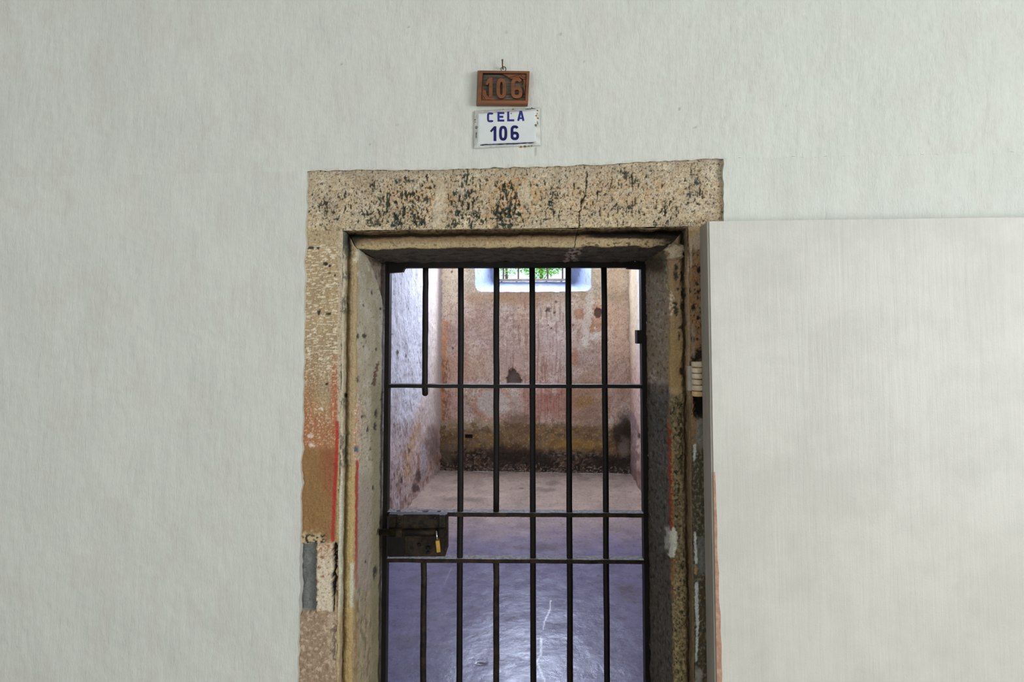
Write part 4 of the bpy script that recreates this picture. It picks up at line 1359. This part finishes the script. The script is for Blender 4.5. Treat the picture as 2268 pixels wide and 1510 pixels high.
for px, py in ((884, 1148), (884, 1160), (963, 1147), (928, 1206), (948, 1213), (948, 1224)):
    x, z = GL(px, py, OFF + .006)
    bm = bmesh.new(); add_tube(bm, [GMAT @ Vector((x, -OFF + .001, z)), GMAT @ Vector((x, -OFF - .006, z)), GMAT @ Vector((x, -OFF - .009, z))], [.0055, .005, .003], 12)
    bmobj('rivet', bm, M_ironrust if py < 1200 else M_iron, lock)
# staple the padlock hangs from
x, z = GL(968, 1182, OFF + .025)
bm = bmesh.new()
add_box(bm, (x - .003, -OFF - .040, zbm - .016), (x + .0035, -OFF - .018, zbm - .002), GMAT)
bmobj('padlock_staple', bm, M_iron, lock, .001)
# marks left on the rail above the lock: small drilled lugs
for px, w in ((881, 4.5), (941, 6.5), (971, 4)):
    x, z = GL(px, 1134.5)
    bm = bmesh.new(); ring = []
    add_tube(bm, [GMAT @ Vector((x, .014, zr2 + .0058)), GMAT @ Vector((x, .014, zr2 + .0075))], w * .00142, 14)
    bmobj('rail_rivet', bm, M_iron, gate)

# padlock (hangs on the staple): seen nearly edge-on
x, z = GL(970, 1206, OFF + .035)
pw = GMAT @ Vector((x, -OFF - .034, z))
pad = root('padlock', tuple(pw), 'small brass padlock hanging edge-on from the black lock box', 'padlock')
PM = Matrix.Translation(pw) @ Matrix.Rotation(math.radians(12), 4, 'Z') @ Matrix.Rotation(math.radians(-7), 4, 'Y')
bm = bmesh.new(); add_box(bm, (-.0055, -.016, -.0165), (.0055, .016, .0165), PM)
pb = bmobj('lock_body', bm, M_brass, pad, .0015)
bm = bmesh.new()
pts = []
for k in range(15):
    a = math.pi * k / 14
    pts.append(PM @ Vector((0, .0105 * math.cos(a), .026 + .0125 * math.sin(a))))
pts = [PM @ Vector((0, .0105, .0155))] + pts + [PM @ Vector((0, -.0105, .0155))]
add_tube(bm, pts, .0024, 10)
bmobj('shackle', bm, M_steel, pad)

# ================================================================== SIGNS
def ribbon(bm, pts, w, y0, y1, conv, closed=False, ext=0.0):
    """flat stroke of width w (unit coordinates), extruded between depth y0 (front) and y1; conv(x, y, depth)->world"""
    pts = [Vector((a, b)) for a, b in pts]
    if not closed and ext:
        d = (pts[0] - pts[1]).normalized(); pts[0] = pts[0] + d * ext
        d = (pts[-1] - pts[-2]).normalized(); pts[-1] = pts[-1] + d * ext
    n = len(pts)
    Ls, Rs = [], []
    for i in range(n):
        if closed:
            d0 = (pts[i] - pts[i - 1]).normalized(); d1 = (pts[(i + 1) % n] - pts[i]).normalized()
        else:
            d0 = (pts[i] - pts[i - 1]).normalized() if i > 0 else (pts[1] - pts[0]).normalized()
            d1 = (pts[i + 1] - pts[i]).normalized() if i < n - 1 else d0
        n0 = Vector((-d0.y, d0.x)); n1 = Vector((-d1.y, d1.x))
        m = (n0 + n1); m.normalize()
        k = 1.0 / max(.4, m.dot(n0))
        ww = w[i] if isinstance(w, (list, tuple)) else w
        Ls.append(pts[i] + m * ww / 2 * k); Rs.append(pts[i] - m * ww / 2 * k)
    vs = [[bm.verts.new(conv(q.x, q.y, y)) for q in arr] for arr, y in ((Ls, y0), (Rs, y0), (Rs, y1), (Ls, y1))]
    m = n if closed else n - 1
    for i in range(m):
        j = (i + 1) % n
        for k in range(4):
            A, B = vs[k], vs[(k + 1) % 4]
            bm.faces.new((A[i], A[j], B[j], B[i]))
    if not closed:
        bm.faces.new([v[0] for v in vs]); bm.faces.new([v[-1] for v in vs][::-1])


def sup(cx, cy, rx, ry, a0, a1, n=28, e=.72):
    out = []
    for k in range(n + 1):
        a = math.radians(a0 + (a1 - a0) * k / n)
        c_, s_ = math.cos(a), math.sin(a)
        out.append((cx + rx * math.copysign(abs(c_) ** e, c_), cy + ry * math.copysign(abs(s_) ** e, s_)))
    return out


def glyph(bm, ch, x0, x1, yt, yb, sw, conv, d0, d1):
    """strokes in photograph units on the sign's plane; y downwards"""
    w = x1 - x0; h = yb - yt; m = sw / 2
    e = 0.02 * (d1 - d0)
    if ch == '1':
        ribbon(bm, [(x1 - m, yt), (x1 - m, yb)], sw, d0, d1, conv)
        ribbon(bm, [(x1 - m, yt + sw * .45), (x1 - m - sw * .55, yt + sw * .75), (x0 + m * .2, yt + h * .36)], [sw * .75, sw * .75, sw * .7], d0 + e, d1, conv)
    elif ch == '0':
        ribbon(bm, sup((x0 + x1) / 2, (yt + yb) / 2, w / 2 - m, h / 2 - m, 0, 360, 36)[:-1], sw, d0, d1, conv, True)
    elif ch == '6':
        cy = yb - h * .29
        ribbon(bm, sup((x0 + x1) / 2, cy, w / 2 - m, h * .29 - m, 0, 360, 32, .8)[:-1], sw, d0, d1, conv, True)
        cx, ry = (x0 + x1) / 2, h * .32
        arc = sup(cx, yt + ry, w / 2 - m, ry - m, 330, 180, 20, .8)
        ribbon(bm, arc + [(x0 + m, cy)], sw, d0 + e, d1, conv)
    elif ch == 'C':
        ribbon(bm, sup((x0 + x1) / 2, (yt + yb) / 2, w / 2 - m, h / 2 - m, -38, -322, 28, .5), sw, d0, d1, conv)
    elif ch == 'E':
        ribbon(bm, [(x0 + m, yt), (x0 + m, yb)], sw, d0, d1, conv)
        for yy, xx in ((yt + m, x1), ((yt + yb) / 2, x1 - w * .15), (yb - m, x1)):
            ribbon(bm, [(x0 + m, yy), (xx, yy)], sw, d0 + e, d1, conv)
    elif ch == 'L':
        ribbon(bm, [(x0 + m, yt), (x0 + m, yb - m), (x1, yb - m)], sw, d0, d1, conv)
    elif ch == 'A':
        ribbon(bm, [(x0 + m, yb), ((x0 + x1) / 2 - m * .25, yt)], sw, d0, d1, conv)
        ribbon(bm, [((x0 + x1) / 2 + m * .25, yt), (x1 - m, yb)], sw, d0 + e, d1, conv)
        ribbon(bm, [(x0 + w * .25, yb - h * .26), (x1 - w * .25, yb - h * .26)], sw * .8, d0 + 2 * e, d1, conv)


def plane_conv(base_y):
    def conv(px, py, d):
        q = P(px, py, base_y)
        return Vector((q[0], base_y - d, q[2]))
    return conv


def prism(bm, pxs, d0, d1, conv):
    fr = [bm.verts.new(conv(x, y, d1)) for x, y in pxs]
    bk = [bm.verts.new(conv(x, y, d0)) for x, y in pxs]
    n = len(pxs)
    bm.faces.new(fr); bm.faces.new(bk[::-1])
    for i in range(n):
        bm.faces.new((fr[i], bk[i], bk[(i + 1) % n], fr[(i + 1) % n]))


# --- enamel plate (slightly turned, domed)
YS = YP - .003
cv_ = plane_conv(YS)
q = P(1123, 329, YS)
sign = root('enamel_sign', (q[0], YS, q[2]), 'white enamel plate with blue CELA 106 lettering below the wooden plaque', 'sign')
TLc, TRc, BRc, BLc = (1051, 246), (1196, 238), (1197.5, 322.5), (1049, 329)


def on_sign(a, b):
    """a, b in 0..1 across / down the plate -> photograph units"""
    x = (TLc[0] * (1 - a) + TRc[0] * a) * (1 - b) + (BLc[0] * (1 - a) + BRc[0] * a) * b
    y = (TLc[1] * (1 - a) + TRc[1] * a) * (1 - b) + (BLc[1] * (1 - a) + BRc[1] * a) * b
    return x, y


def dome(a, b):
    e = min(a / .09, (1 - a) / .09, b / .14, (1 - b) / .14, 1.0)
    e = max(e, 0)
    return .0015 + .0055 * e * e * (3 - 2 * e)


bm = bmesh.new()
NA, NB = 60, 40
vv = [[bm.verts.new(cv_(*on_sign(i / NA, j / NB), dome(i / NA, j / NB))) for j in range(NB + 1)] for i in range(NA + 1)]
bv = [[bm.verts.new(cv_(*on_sign(i / NA, j / NB), 0.0)) for j in range(NB + 1)] for i in range(NA + 1)]
for i in range(NA):
    for j in range(NB):
        f = bm.faces.new((vv[i][j], vv[i + 1][j], vv[i + 1][j + 1], vv[i][j + 1])); f.smooth = True
        rim = i < 4 or i >= NA - 4 or j < 4 or j >= NB - 4
        f.material_index = 1 if rim else 0
for i in range(NA):
    bm.faces.new((vv[i][0], bv[i][0], bv[i + 1][0], vv[i + 1][0])); bm.faces.new((vv[i][NB], vv[i + 1][NB], bv[i + 1][NB], bv[i][NB]))
for j in range(NB):
    bm.faces.new((vv[0][j], vv[0][j + 1], bv[0][j + 1], bv[0][j])); bm.faces.new((vv[NA][j], bv[NA][j], bv[NA][j + 1], vv[NA][j + 1]))
bmobj('plate', bm, [M_enamel, M_enameledge], sign)


def letconv(px, py, d):
    return cv_(px, py, .007 + d)


def sconv(px, py, d):
    a = (px - 1050) / 146.0
    b = (py - 246 + 7.5 * a) / 84.0
    return cv_(px, py, dome(a, b) + d)


for ch, x0, x1, yt, yb in (('C', 1079.5, 1094.5, 251.5, 273), ('E', 1102.5, 1117.5, 250.5, 271.5), ('L', 1124, 1139.5, 249.5, 271), ('A', 1146, 1162, 248, 270)):
    bm = bmesh.new(); glyph(bm, ch, x0, x1, yt, yb, 4.4, letconv, .0006, -.0005)
    bmobj('letter', bm, M_blue, sign)
for ch, x0, x1, yt, yb in (('1', 1087, 1100, 282, 314.5), ('0', 1106, 1124, 281, 313.5), ('6', 1131.5, 1150, 280, 312.5)):
    bm = bmesh.new(); glyph(bm, ch, x0, x1, yt, yb, 6.0, letconv, .0006, -.0005)
    bmobj('digit', bm, M_navy, sign)


def worn(x0, y0, x1, y1, w, n=16, seed=1):
    rnd = random.Random(seed)
    pts = [(x0 + (x1 - x0) * k / n, y0 + (y1 - y0) * k / n + rnd.uniform(-.25, .25)) for k in range(n + 1)]
    ws = [w * (.35 if k in (0, n) else rnd.uniform(.55, 1.15)) for k in range(n + 1)]
    bm = bmesh.new(); ribbon(bm, pts, ws, .0006, -.0006, sconv)
    return bmobj('border_line', bm, M_navy, sign)


worn(1064, 322.5, 1183, 317.5, 1.9, 24, 2)
worn(1163, 243, 1187, 241, 1.8, 8, 3)
worn(1055.5, 294, 1054.8, 307, 1.6, 6, 4)
worn(1190, 269, 1191.5, 277, 1.6, 5, 5)
worn(1191, 300, 1191.5, 309, 1.8, 5, 6)
for k, (px, py, r) in enumerate(((1190.5, 246, 2.2), (1188, 258, 2.6), (1191, 263, 3.0), (1190, 253, 1.6), (1052.5, 266, 2.0), (1053, 271, 1.4), (1154, 325.5, 2.2), (1163, 324.5, 3.0), (1171, 324, 1.8), (1178, 323.5, 1.6), (1178, 239.5, 1.6), (1115, 243, 1.5), (1136, 242.5, 2.2))):
    rnd = random.Random(40 + k)
    ring = [(px + math.cos(a / 12 * 6.283) * r * rnd.uniform(.6, 1.15), py + math.sin(a / 12 * 6.283) * r * rnd.uniform(.5, 1.0)) for a in range(12)]
    bm = bmesh.new(); prism(bm, ring, -.0012, .0004, sconv)
    bmobj('rust_spot', bm, M_rust, sign)
for px, py in ((1056, 283.5), (1187, 279.5)):
    bm = bmesh.new()
    c0 = cv_(px, py, .002); c1 = cv_(px, py, .0075); c2 = cv_(px, py, .0088)
    add_tube(bm, [c0, c1, c2], [.0033, .0031, .0018], 14)
    bmobj('screw', bm, M_screw, sign)
bm = bmesh.new(); c0 = cv_(1133, 254, .005); c1 = cv_(1133, 254, .0082); add_tube(bm, [c0, c1], .0012, 8)
bmobj('enamel_chip', bm, M_groove, sign)

# --- carved wooden plaque
YW = YP - .004
cw = plane_conv(YW)
q = P(1113, 236, YW)
plq = root('carved_plaque', (q[0], YW, q[2]), 'brown carved wooden plaque with raised 106 hanging above the enamel plate', 'plaque')
# outlines at the front plane (the board stands about 28 mm off the wall)
TK = .021
cwf = plane_conv(YW - TK)
TL, TR, BR, BL = (1062.5, 156), (1173, 157.5), (1169.5, 229.5), (1058.5, 229)


def on_pl(a, b):
    x = (TL[0] * (1 - a) + TR[0] * a) * (1 - b) + (BL[0] * (1 - a) + BR[0] * a) * b
    y = (TL[1] * (1 - a) + TR[1] * a) * (1 - b) + (BL[1] * (1 - a) + BR[1] * a) * b
    return x, y


def cpl(a, b, d):
    """d: height above the carved ground"""
    x, y = on_pl(a, b)
    w = cwf(x, y, 0)
    return Vector((w[0], YW - TK + .009 - d, w[2]))


bm = bmesh.new()
cor = [cpl(a, b, 0) for a, b in ((0.03, 0.03), (.97, .03), (.97, .97), (.03, .97))]
fr = [bm.verts.new(c_) for c_ in cor]; bk = [bm.verts.new((c_.x, YW, c_.z)) for c_ in cor]
bm.faces.new(fr); bm.faces.new(bk[::-1])
for i in range(4): bm.faces.new((fr[i], bk[i], bk[(i + 1) % 4], fr[(i + 1) % 4]))
board = bmobj('ground_board', bm, M_wooddark, plq)
bm = bmesh.new()
fo = [(0, 0), (1, 0), (1, 1), (0, 1)]
fi = [(.062, .075), (.945, .075), (.945, .90), (.062, .90)]
vs = {}
for nm, pts, d in (('of', fo, .009), ('if', fi, .009), ('ib', fi, -.001)):
    vs[nm] = [bm.verts.new(cpl(a, b, d)) for a, b in pts]
vs['ob'] = [bm.verts.new(cw(x, y, 0)) for x, y in ((1057.5, 156.5), (1172.5, 158), (1168.5, 236), (1055, 235))]
vs['bb'] = [bm.verts.new((v.co.x, YW, v.co.z)) for v in vs['ib']]
for i in range(4):
    j = (i + 1) % 4
    for A, B in (('of', 'if'), ('if', 'ib'), ('ob', 'of'), ('ib', 'bb'), ('bb', 'ob')):
        bm.faces.new((vs[A][i], vs[A][j], vs[B][j], vs[B][i]))
bmobj('frame', bm, M_wood, plq, .0022, 3)


def upl(px, py):
    """photograph units on the plaque front -> (a, b)"""
    a = .5; b = .5
    for _ in range(12):
        x, y = on_pl(a, b)
        a += (px - x) / (TR[0] - TL[0]); b += (py - y) / (BL[1] - TL[1])
    return a, b


def pconv(px, py, d):
    a, b = upl(px, py)
    return cpl(a, b, d)


for ch, x0, x1, yt, yb in (('1', 1076.5, 1090.5, 171, 215), ('0', 1099.5, 1121, 173, 217), ('6', 1132, 1157, 171, 217)):
    bm = bmesh.new(); glyph(bm, ch, x0, x1, yt, yb, 7.6, pconv, .0075, -.0008)
    bmobj('raised_digit', bm, M_wood, plq, .0007)


def carved(pxs, d=.0062):
    bm = bmesh.new()
    fr = [bm.verts.new(pconv(x, y, d)) for x, y in pxs]; bk = [bm.verts.new(pconv(x, y, -.0005)) for x, y in pxs]
    n = len(pxs); bm.faces.new(fr); bm.faces.new(bk[::-1])
    for i in range(n): bm.faces.new((fr[i], bk[i], bk[(i + 1) % n], fr[(i + 1) % n]))
    bmesh.ops.recalc_face_normals(bm, faces=bm.faces)
    return bmobj('carved_leaf', bm, M_wood, plq, .0006)


l1 = carved([(1113, 162.5), (1167, 162.5), (1166, 211), (1163, 205), (1160, 196), (1158, 189), (1160, 180), (1158, 174), (1151, 171), (1143, 170), (1134, 173.5), (1127, 171), (1120, 166)])
l2 = carved([(1064.5, 165), (1067, 176), (1069, 188), (1071, 197), (1076, 200), (1078, 210), (1086, 213.5), (1093, 216), (1100, 221), (1106, 226), (1062, 226)])


def groove_line(pts, parent, w=.9):
    bm = bmesh.new(); ribbon(bm, pts, w, .0066, .004, pconv)
    return bmobj('carved_line', bm, M_groove, parent)


groove_line([(1148, 163.5), (1151, 170), (1157, 174), (1166, 174.5)], l1)
groove_line([(1152, 163.5), (1155, 168), (1160, 170.5), (1166, 171)], l1)
groove_line([(1166, 183), (1163, 192), (1164, 206)], l1)
groove_line([(1128, 171), (1138, 168), (1147, 166)], l1)
groove_line([(1064, 209), (1070, 212), (1074, 218), (1075, 225)], l2)
groove_line([(1064, 213), (1068, 215), (1071, 220), (1071.5, 225)], l2)
groove_line([(1077, 220), (1086, 220), (1098, 224)], l2)
groove_line([(1078, 224), (1090, 223), (1102, 225.5)], l2)
groove_line([(1065, 196), (1066.5, 180), (1065.5, 168)], l2)
# inner scored line round the frame
bm = bmesh.new()
fr_ = [(.066, .08), (.941, .08), (.941, .895), (.066, .895)]
ribbon(bm, [on_pl(*t) for t in fr_], .9, .0094, .002, pconv, True)
bmobj('scored_edge', bm, M_groove, plq)
# hanging ring with screw eye
rc = pconv(1114.5, 149.5, .0)
bm = bmesh.new()
add_tube(bm, [rc + Vector((math.cos(a / 20 * 6.283) * .0062, 0, math.sin(a / 20 * 6.283) * .0062)) for a in range(20)], .0011, 8, closed=True)
add_tube(bm, [rc + Vector((0, .002, -.0062)), rc + Vector((0, .002, -.013))], .0013, 8)
bmobj('hanging_ring', bm, M_nail, plq)
# nail
nc = cw(1114, 139.5, .0)
nl = root('nail', (nc[0], YP, nc[2]), 'thin rusty nail the wooden plaque hangs from', 'nail')
bm = bmesh.new()
y0 = rc.y
add_tube(bm, [Vector((nc[0], YP + .012, rc.z + .0072)), Vector((nc[0], rc.y - .002, rc.z + .0085)), Vector((nc[0], rc.y - .004, rc.z + .016)), Vector((nc[0], rc.y - .004, rc.z + .0195))], .0016, 10)
bmobj('shank', bm, M_nail, nl)
bm = bmesh.new()
add_tube(bm, [Vector((nc[0], rc.y - .004, rc.z + .019)), Vector((nc[0], rc.y - .004, rc.z + .0215)), Vector((nc[0], rc.y - .004, rc.z + .0235))], [.0020, .0028, .0016], 12)
hd = bmobj('nail_head', bm, M_screw, nl); hd['label'] = 'paint-dulled nail head'

# ================================================================== WHITE DOOR LEAF
LY0, LY1 = 1.292, 1.357
xl = P(1575, 900, LY0)[0]
zt = P(1575, 490, LY0)[2]
XLE = xl + .86
doorr = root('wooden_door', (xl, (LY0 + LY1) / 2, .02), 'white painted plank door folded back against the wall by its hinge', 'door')
nb = 1
bm = bmesh.new()
zb_ = .02
bw = (XLE - xl) / nb
for k in range(nb):
    vs0 = add_box(bm, (xl + k * bw + (0 if k == 0 else .0012), LY0, zb_), (xl + (k + 1) * bw - .0012, LY1 - .004, zt))
es = [e for e in bm.edges if abs(e.verts[0].co.x - e.verts[1].co.x) < 1e-6 and abs(e.verts[0].co.y - LY0) < 1e-6 and abs(e.verts[1].co.y - LY0) < 1e-6]
bmesh.ops.bevel(bm, geom=es, offset=.003, segments=2, affect='EDGES')
for f in bm.faces:
    if f.normal.x < -.9 and f.calc_center_median().x < xl + .002: f.material_index = 1
leaf = bmobj('door_leaf', bm, [M_leaf_paint, M_leaf_edge], doorr)
# grey painted hinge stile (the edge seen from the gate)
bm = bmesh.new(); add_box(bm, (xl - .0016, LY0 + .002, zb_), (xl + .002, LY1, zt - .002))
bmobj('edge_strip', bm, M_leaf_edge, doorr, .0006)
# strip where the paint has worn off
bm = bmesh.new()
za, zb2 = P(1580, 1045, LY0)[2], zb_ + .02
rnd = random.Random(3); pts = []
n = 40
for k in range(n + 1):
    t = k / n; z = za + (zb2 - za) * t
    wdt = (.004 + .009 * min(1, t * 2.2)) * rnd.uniform(.8, 1.2)
    pts.append((z, wdt))
L = [bm.verts.new((xl + .0025, LY0 - .0006, z)) for z, w_ in pts]; R = [bm.verts.new((xl + .0025 + w_, LY0 - .0006, z)) for z, w_ in pts]
L2 = [bm.verts.new((xl + .0025, LY0 + .001, z)) for z, w_ in pts]; R2 = [bm.verts.new((xl + .0025 + w_, LY0 + .001, z)) for z, w_ in pts]
for i in range(n):
    for A, B in ((L, R), (R, R2), (R2, L2), (L2, L)):
        bm.faces.new((A[i], A[i + 1], B[i + 1], B[i]))
bm.faces.new((L[0], R[0], R2[0], L2[0])); bm.faces.new((L[-1], L2[-1], R2[-1], R[-1]))
wb = bmobj('worn_strip', bm, M_leaf_bare, doorr); wb['label'] = 'strip of bare reddish wood along the door edge'
# hinge: jamb plate and stacked knuckles
HY = 1.366
kx = P(1545, 840, HY)[0]
ztk, zbk_ = P(1545, 800, HY)[2], P(1545, 878, HY)[2]
ph = bmesh.new()
px0, px1 = P(1522, 840, YF)[0], P(1531, 840, YF)[0]
add_box(ph, (px0, YF - .010, P(1525, 864, YF)[2]), (px1 + .008, YF + .004, P(1525, 810, YF)[2]))
hinge = bmobj('hinge', ph, M_hingegrey, doorr, .0015)
nk = 6
for k in range(nk):
    z0 = ztk + (zbk_ - ztk) * k / nk; z1 = ztk + (zbk_ - ztk) * (k + 1) / nk
    r = .0135 if k % 2 == 0 else .0128
    dx = .0 if k % 2 == 0 else -.0006
    bm = bmesh.new()
    g = .0009
    add_tube(bm, [(kx + dx, HY, z0 - g), (kx + dx, HY, z0 - g - .0015), (kx + dx, HY, z1 + g + .0015), (kx + dx, HY, z1 + g)], [r * .9, r, r, r * .9], 20)
    kn = bmobj('knuckle', bm, M_cream if k != 5 else simple('rusty_cream', (206, 174, 122), (222, 200, 158), .6, 90), hinge)
    if k < nk - 1:
        bm = bmesh.new(); add_tube(bm, [(kx, HY, z1 + .0012), (kx, HY, z1 - .0012)], r * .9, 16)
        bmobj('rust_joint', bm, M_rust, hinge)
bm = bmesh.new(); add_box(bm, (kx + .004, HY - .002, zbk_), (xl + .004, LY1 + .008, ztk)); bmobj('leaf_plate', bm, M_hingegrey, hinge, .001)
# second hinge low down (below the frame of the photograph)

# ================================================================== CORRIDOR SHELL
bm = bmesh.new(); add_box(bm, (-4.5, -2.3, -.1), (4.5, 1.52, 0)); 
tag(bmobj('floor_corridor', bm, simple('corridor_tile', (150, 140, 128), (170, 160, 148), .5, 12)), 'corridor floor in front of the cell', 'floor', kind='structure')
bm = bmesh.new(); add_box(bm, (-4.5, -2.3, 3.6), (4.5, 1.46, 3.7)); tag(bmobj('ceiling_corridor', bm, M_white_in), 'corridor ceiling', 'ceiling', kind='structure')
bm = bmesh.new(); add_box(bm, (-4.5, -2.4, 0), (4.5, -2.3, 3.6)); tag(bmobj('wall_opposite', bm, M_white_in), 'corridor wall facing the cell', 'wall', kind='structure')
bm = bmesh.new(); add_box(bm, (-4.6, -2.3, 0), (-4.5, 1.46, 3.6)); tag(bmobj('wall_end', bm, M_white_in), 'end wall of the corridor on the lock side', 'wall', kind='structure')
bm = bmesh.new(); add_box(bm, (4.5, -2.3, 0), (4.6, 1.46, 3.6)); tag(bmobj('wall_far', bm, M_white_in), 'end wall of the corridor on the hinge side', 'wall', kind='structure')

# ================================================================== LIGHT
def area(name, loc, target, sx, sy, energy, color):
    l = bpy.data.lights.new(name, 'AREA'); l.shape = 'RECTANGLE'; l.size = sx; l.size_y = sy
    l.energy = energy; l.color = color
    o = bpy.data.objects.new(name, l); COL.objects.link(o); o.location = loc
    d = Vector(target) - Vector(loc)
    o.rotation_euler = d.to_track_quat('-Z', 'Y').to_euler()
    return o


area('corridor_window_light', (3.1, -1.3, 1.6), (-.2, 1.4, 1.6), 1.5, 1.6, 80, (.97, .99, 1.0))
area('corridor_fill_light', (-1.2, -2.2, 1.6), (-.6, 1.4, 1.6), 4.2, 1.6, 42, (.98, .99, 1.0))  # fill lamp added to even out brightness over the left of the wall
area('cell_window_light', ((OX0 + OX1) / 2, YC + .06, 2.80), ((OX0 + OX1) / 2 - .25, 3.6, 1.0), 1.0, .50, 93, (.68, .77, 1.0))
sun = bpy.data.lights.new('sun', 'SUN'); sun.energy = 9; sun.angle = .009; sun.color = (1, .96, .88)
so = bpy.data.objects.new('sun', sun); COL.objects.link(so)
so.rotation_euler = Vector((-.05, -.20, -1)).to_track_quat('-Z', 'Y').to_euler()

w = bpy.data.worlds.new('sky'); S.world = w; w.use_nodes = True
bg = w.node_tree.nodes['Background']
bg.inputs['Color'].default_value = (.56, .73, 1.0, 1); bg.inputs['Strength'].default_value = 2.1

# ================================================================== CAMERA
cam = bpy.data.cameras.new('camera'); co = bpy.data.objects.new('camera', cam); COL.objects.link(co)
cam.sensor_width = 36.0; cam.sensor_fit = 'HORIZONTAL'
cam.lens = 36.0 * F / 2268.0
cam.shift_x = (1134 - CXP) / 2268.0
cam.shift_y = -(755 - CYP) / 2268.0
cam.clip_start = .02
R = Matrix(((RGT[0], UPV[0], -FWD[0]), (RGT[1], UPV[1], -FWD[1]), (RGT[2], UPV[2], -FWD[2])))
co.matrix_world = Matrix.Translation(Vector(CAM)) @ R.to_4x4()
S.camera = co

S.view_settings.view_transform = 'Standard'
S.view_settings.look = 'None'
S.view_settings.gamma = 1.0
S.view_settings.use_curve_mapping = False
S.view_settings.exposure = 0.0
S.cycles.max_bounces = 5
S.cycles.diffuse_bounces = 4
S.cycles.glossy_bounces = 2
S.cycles.use_adaptive_sampling = True
S.cycles.adaptive_threshold = 0.08
S.cycles.use_denoising = True
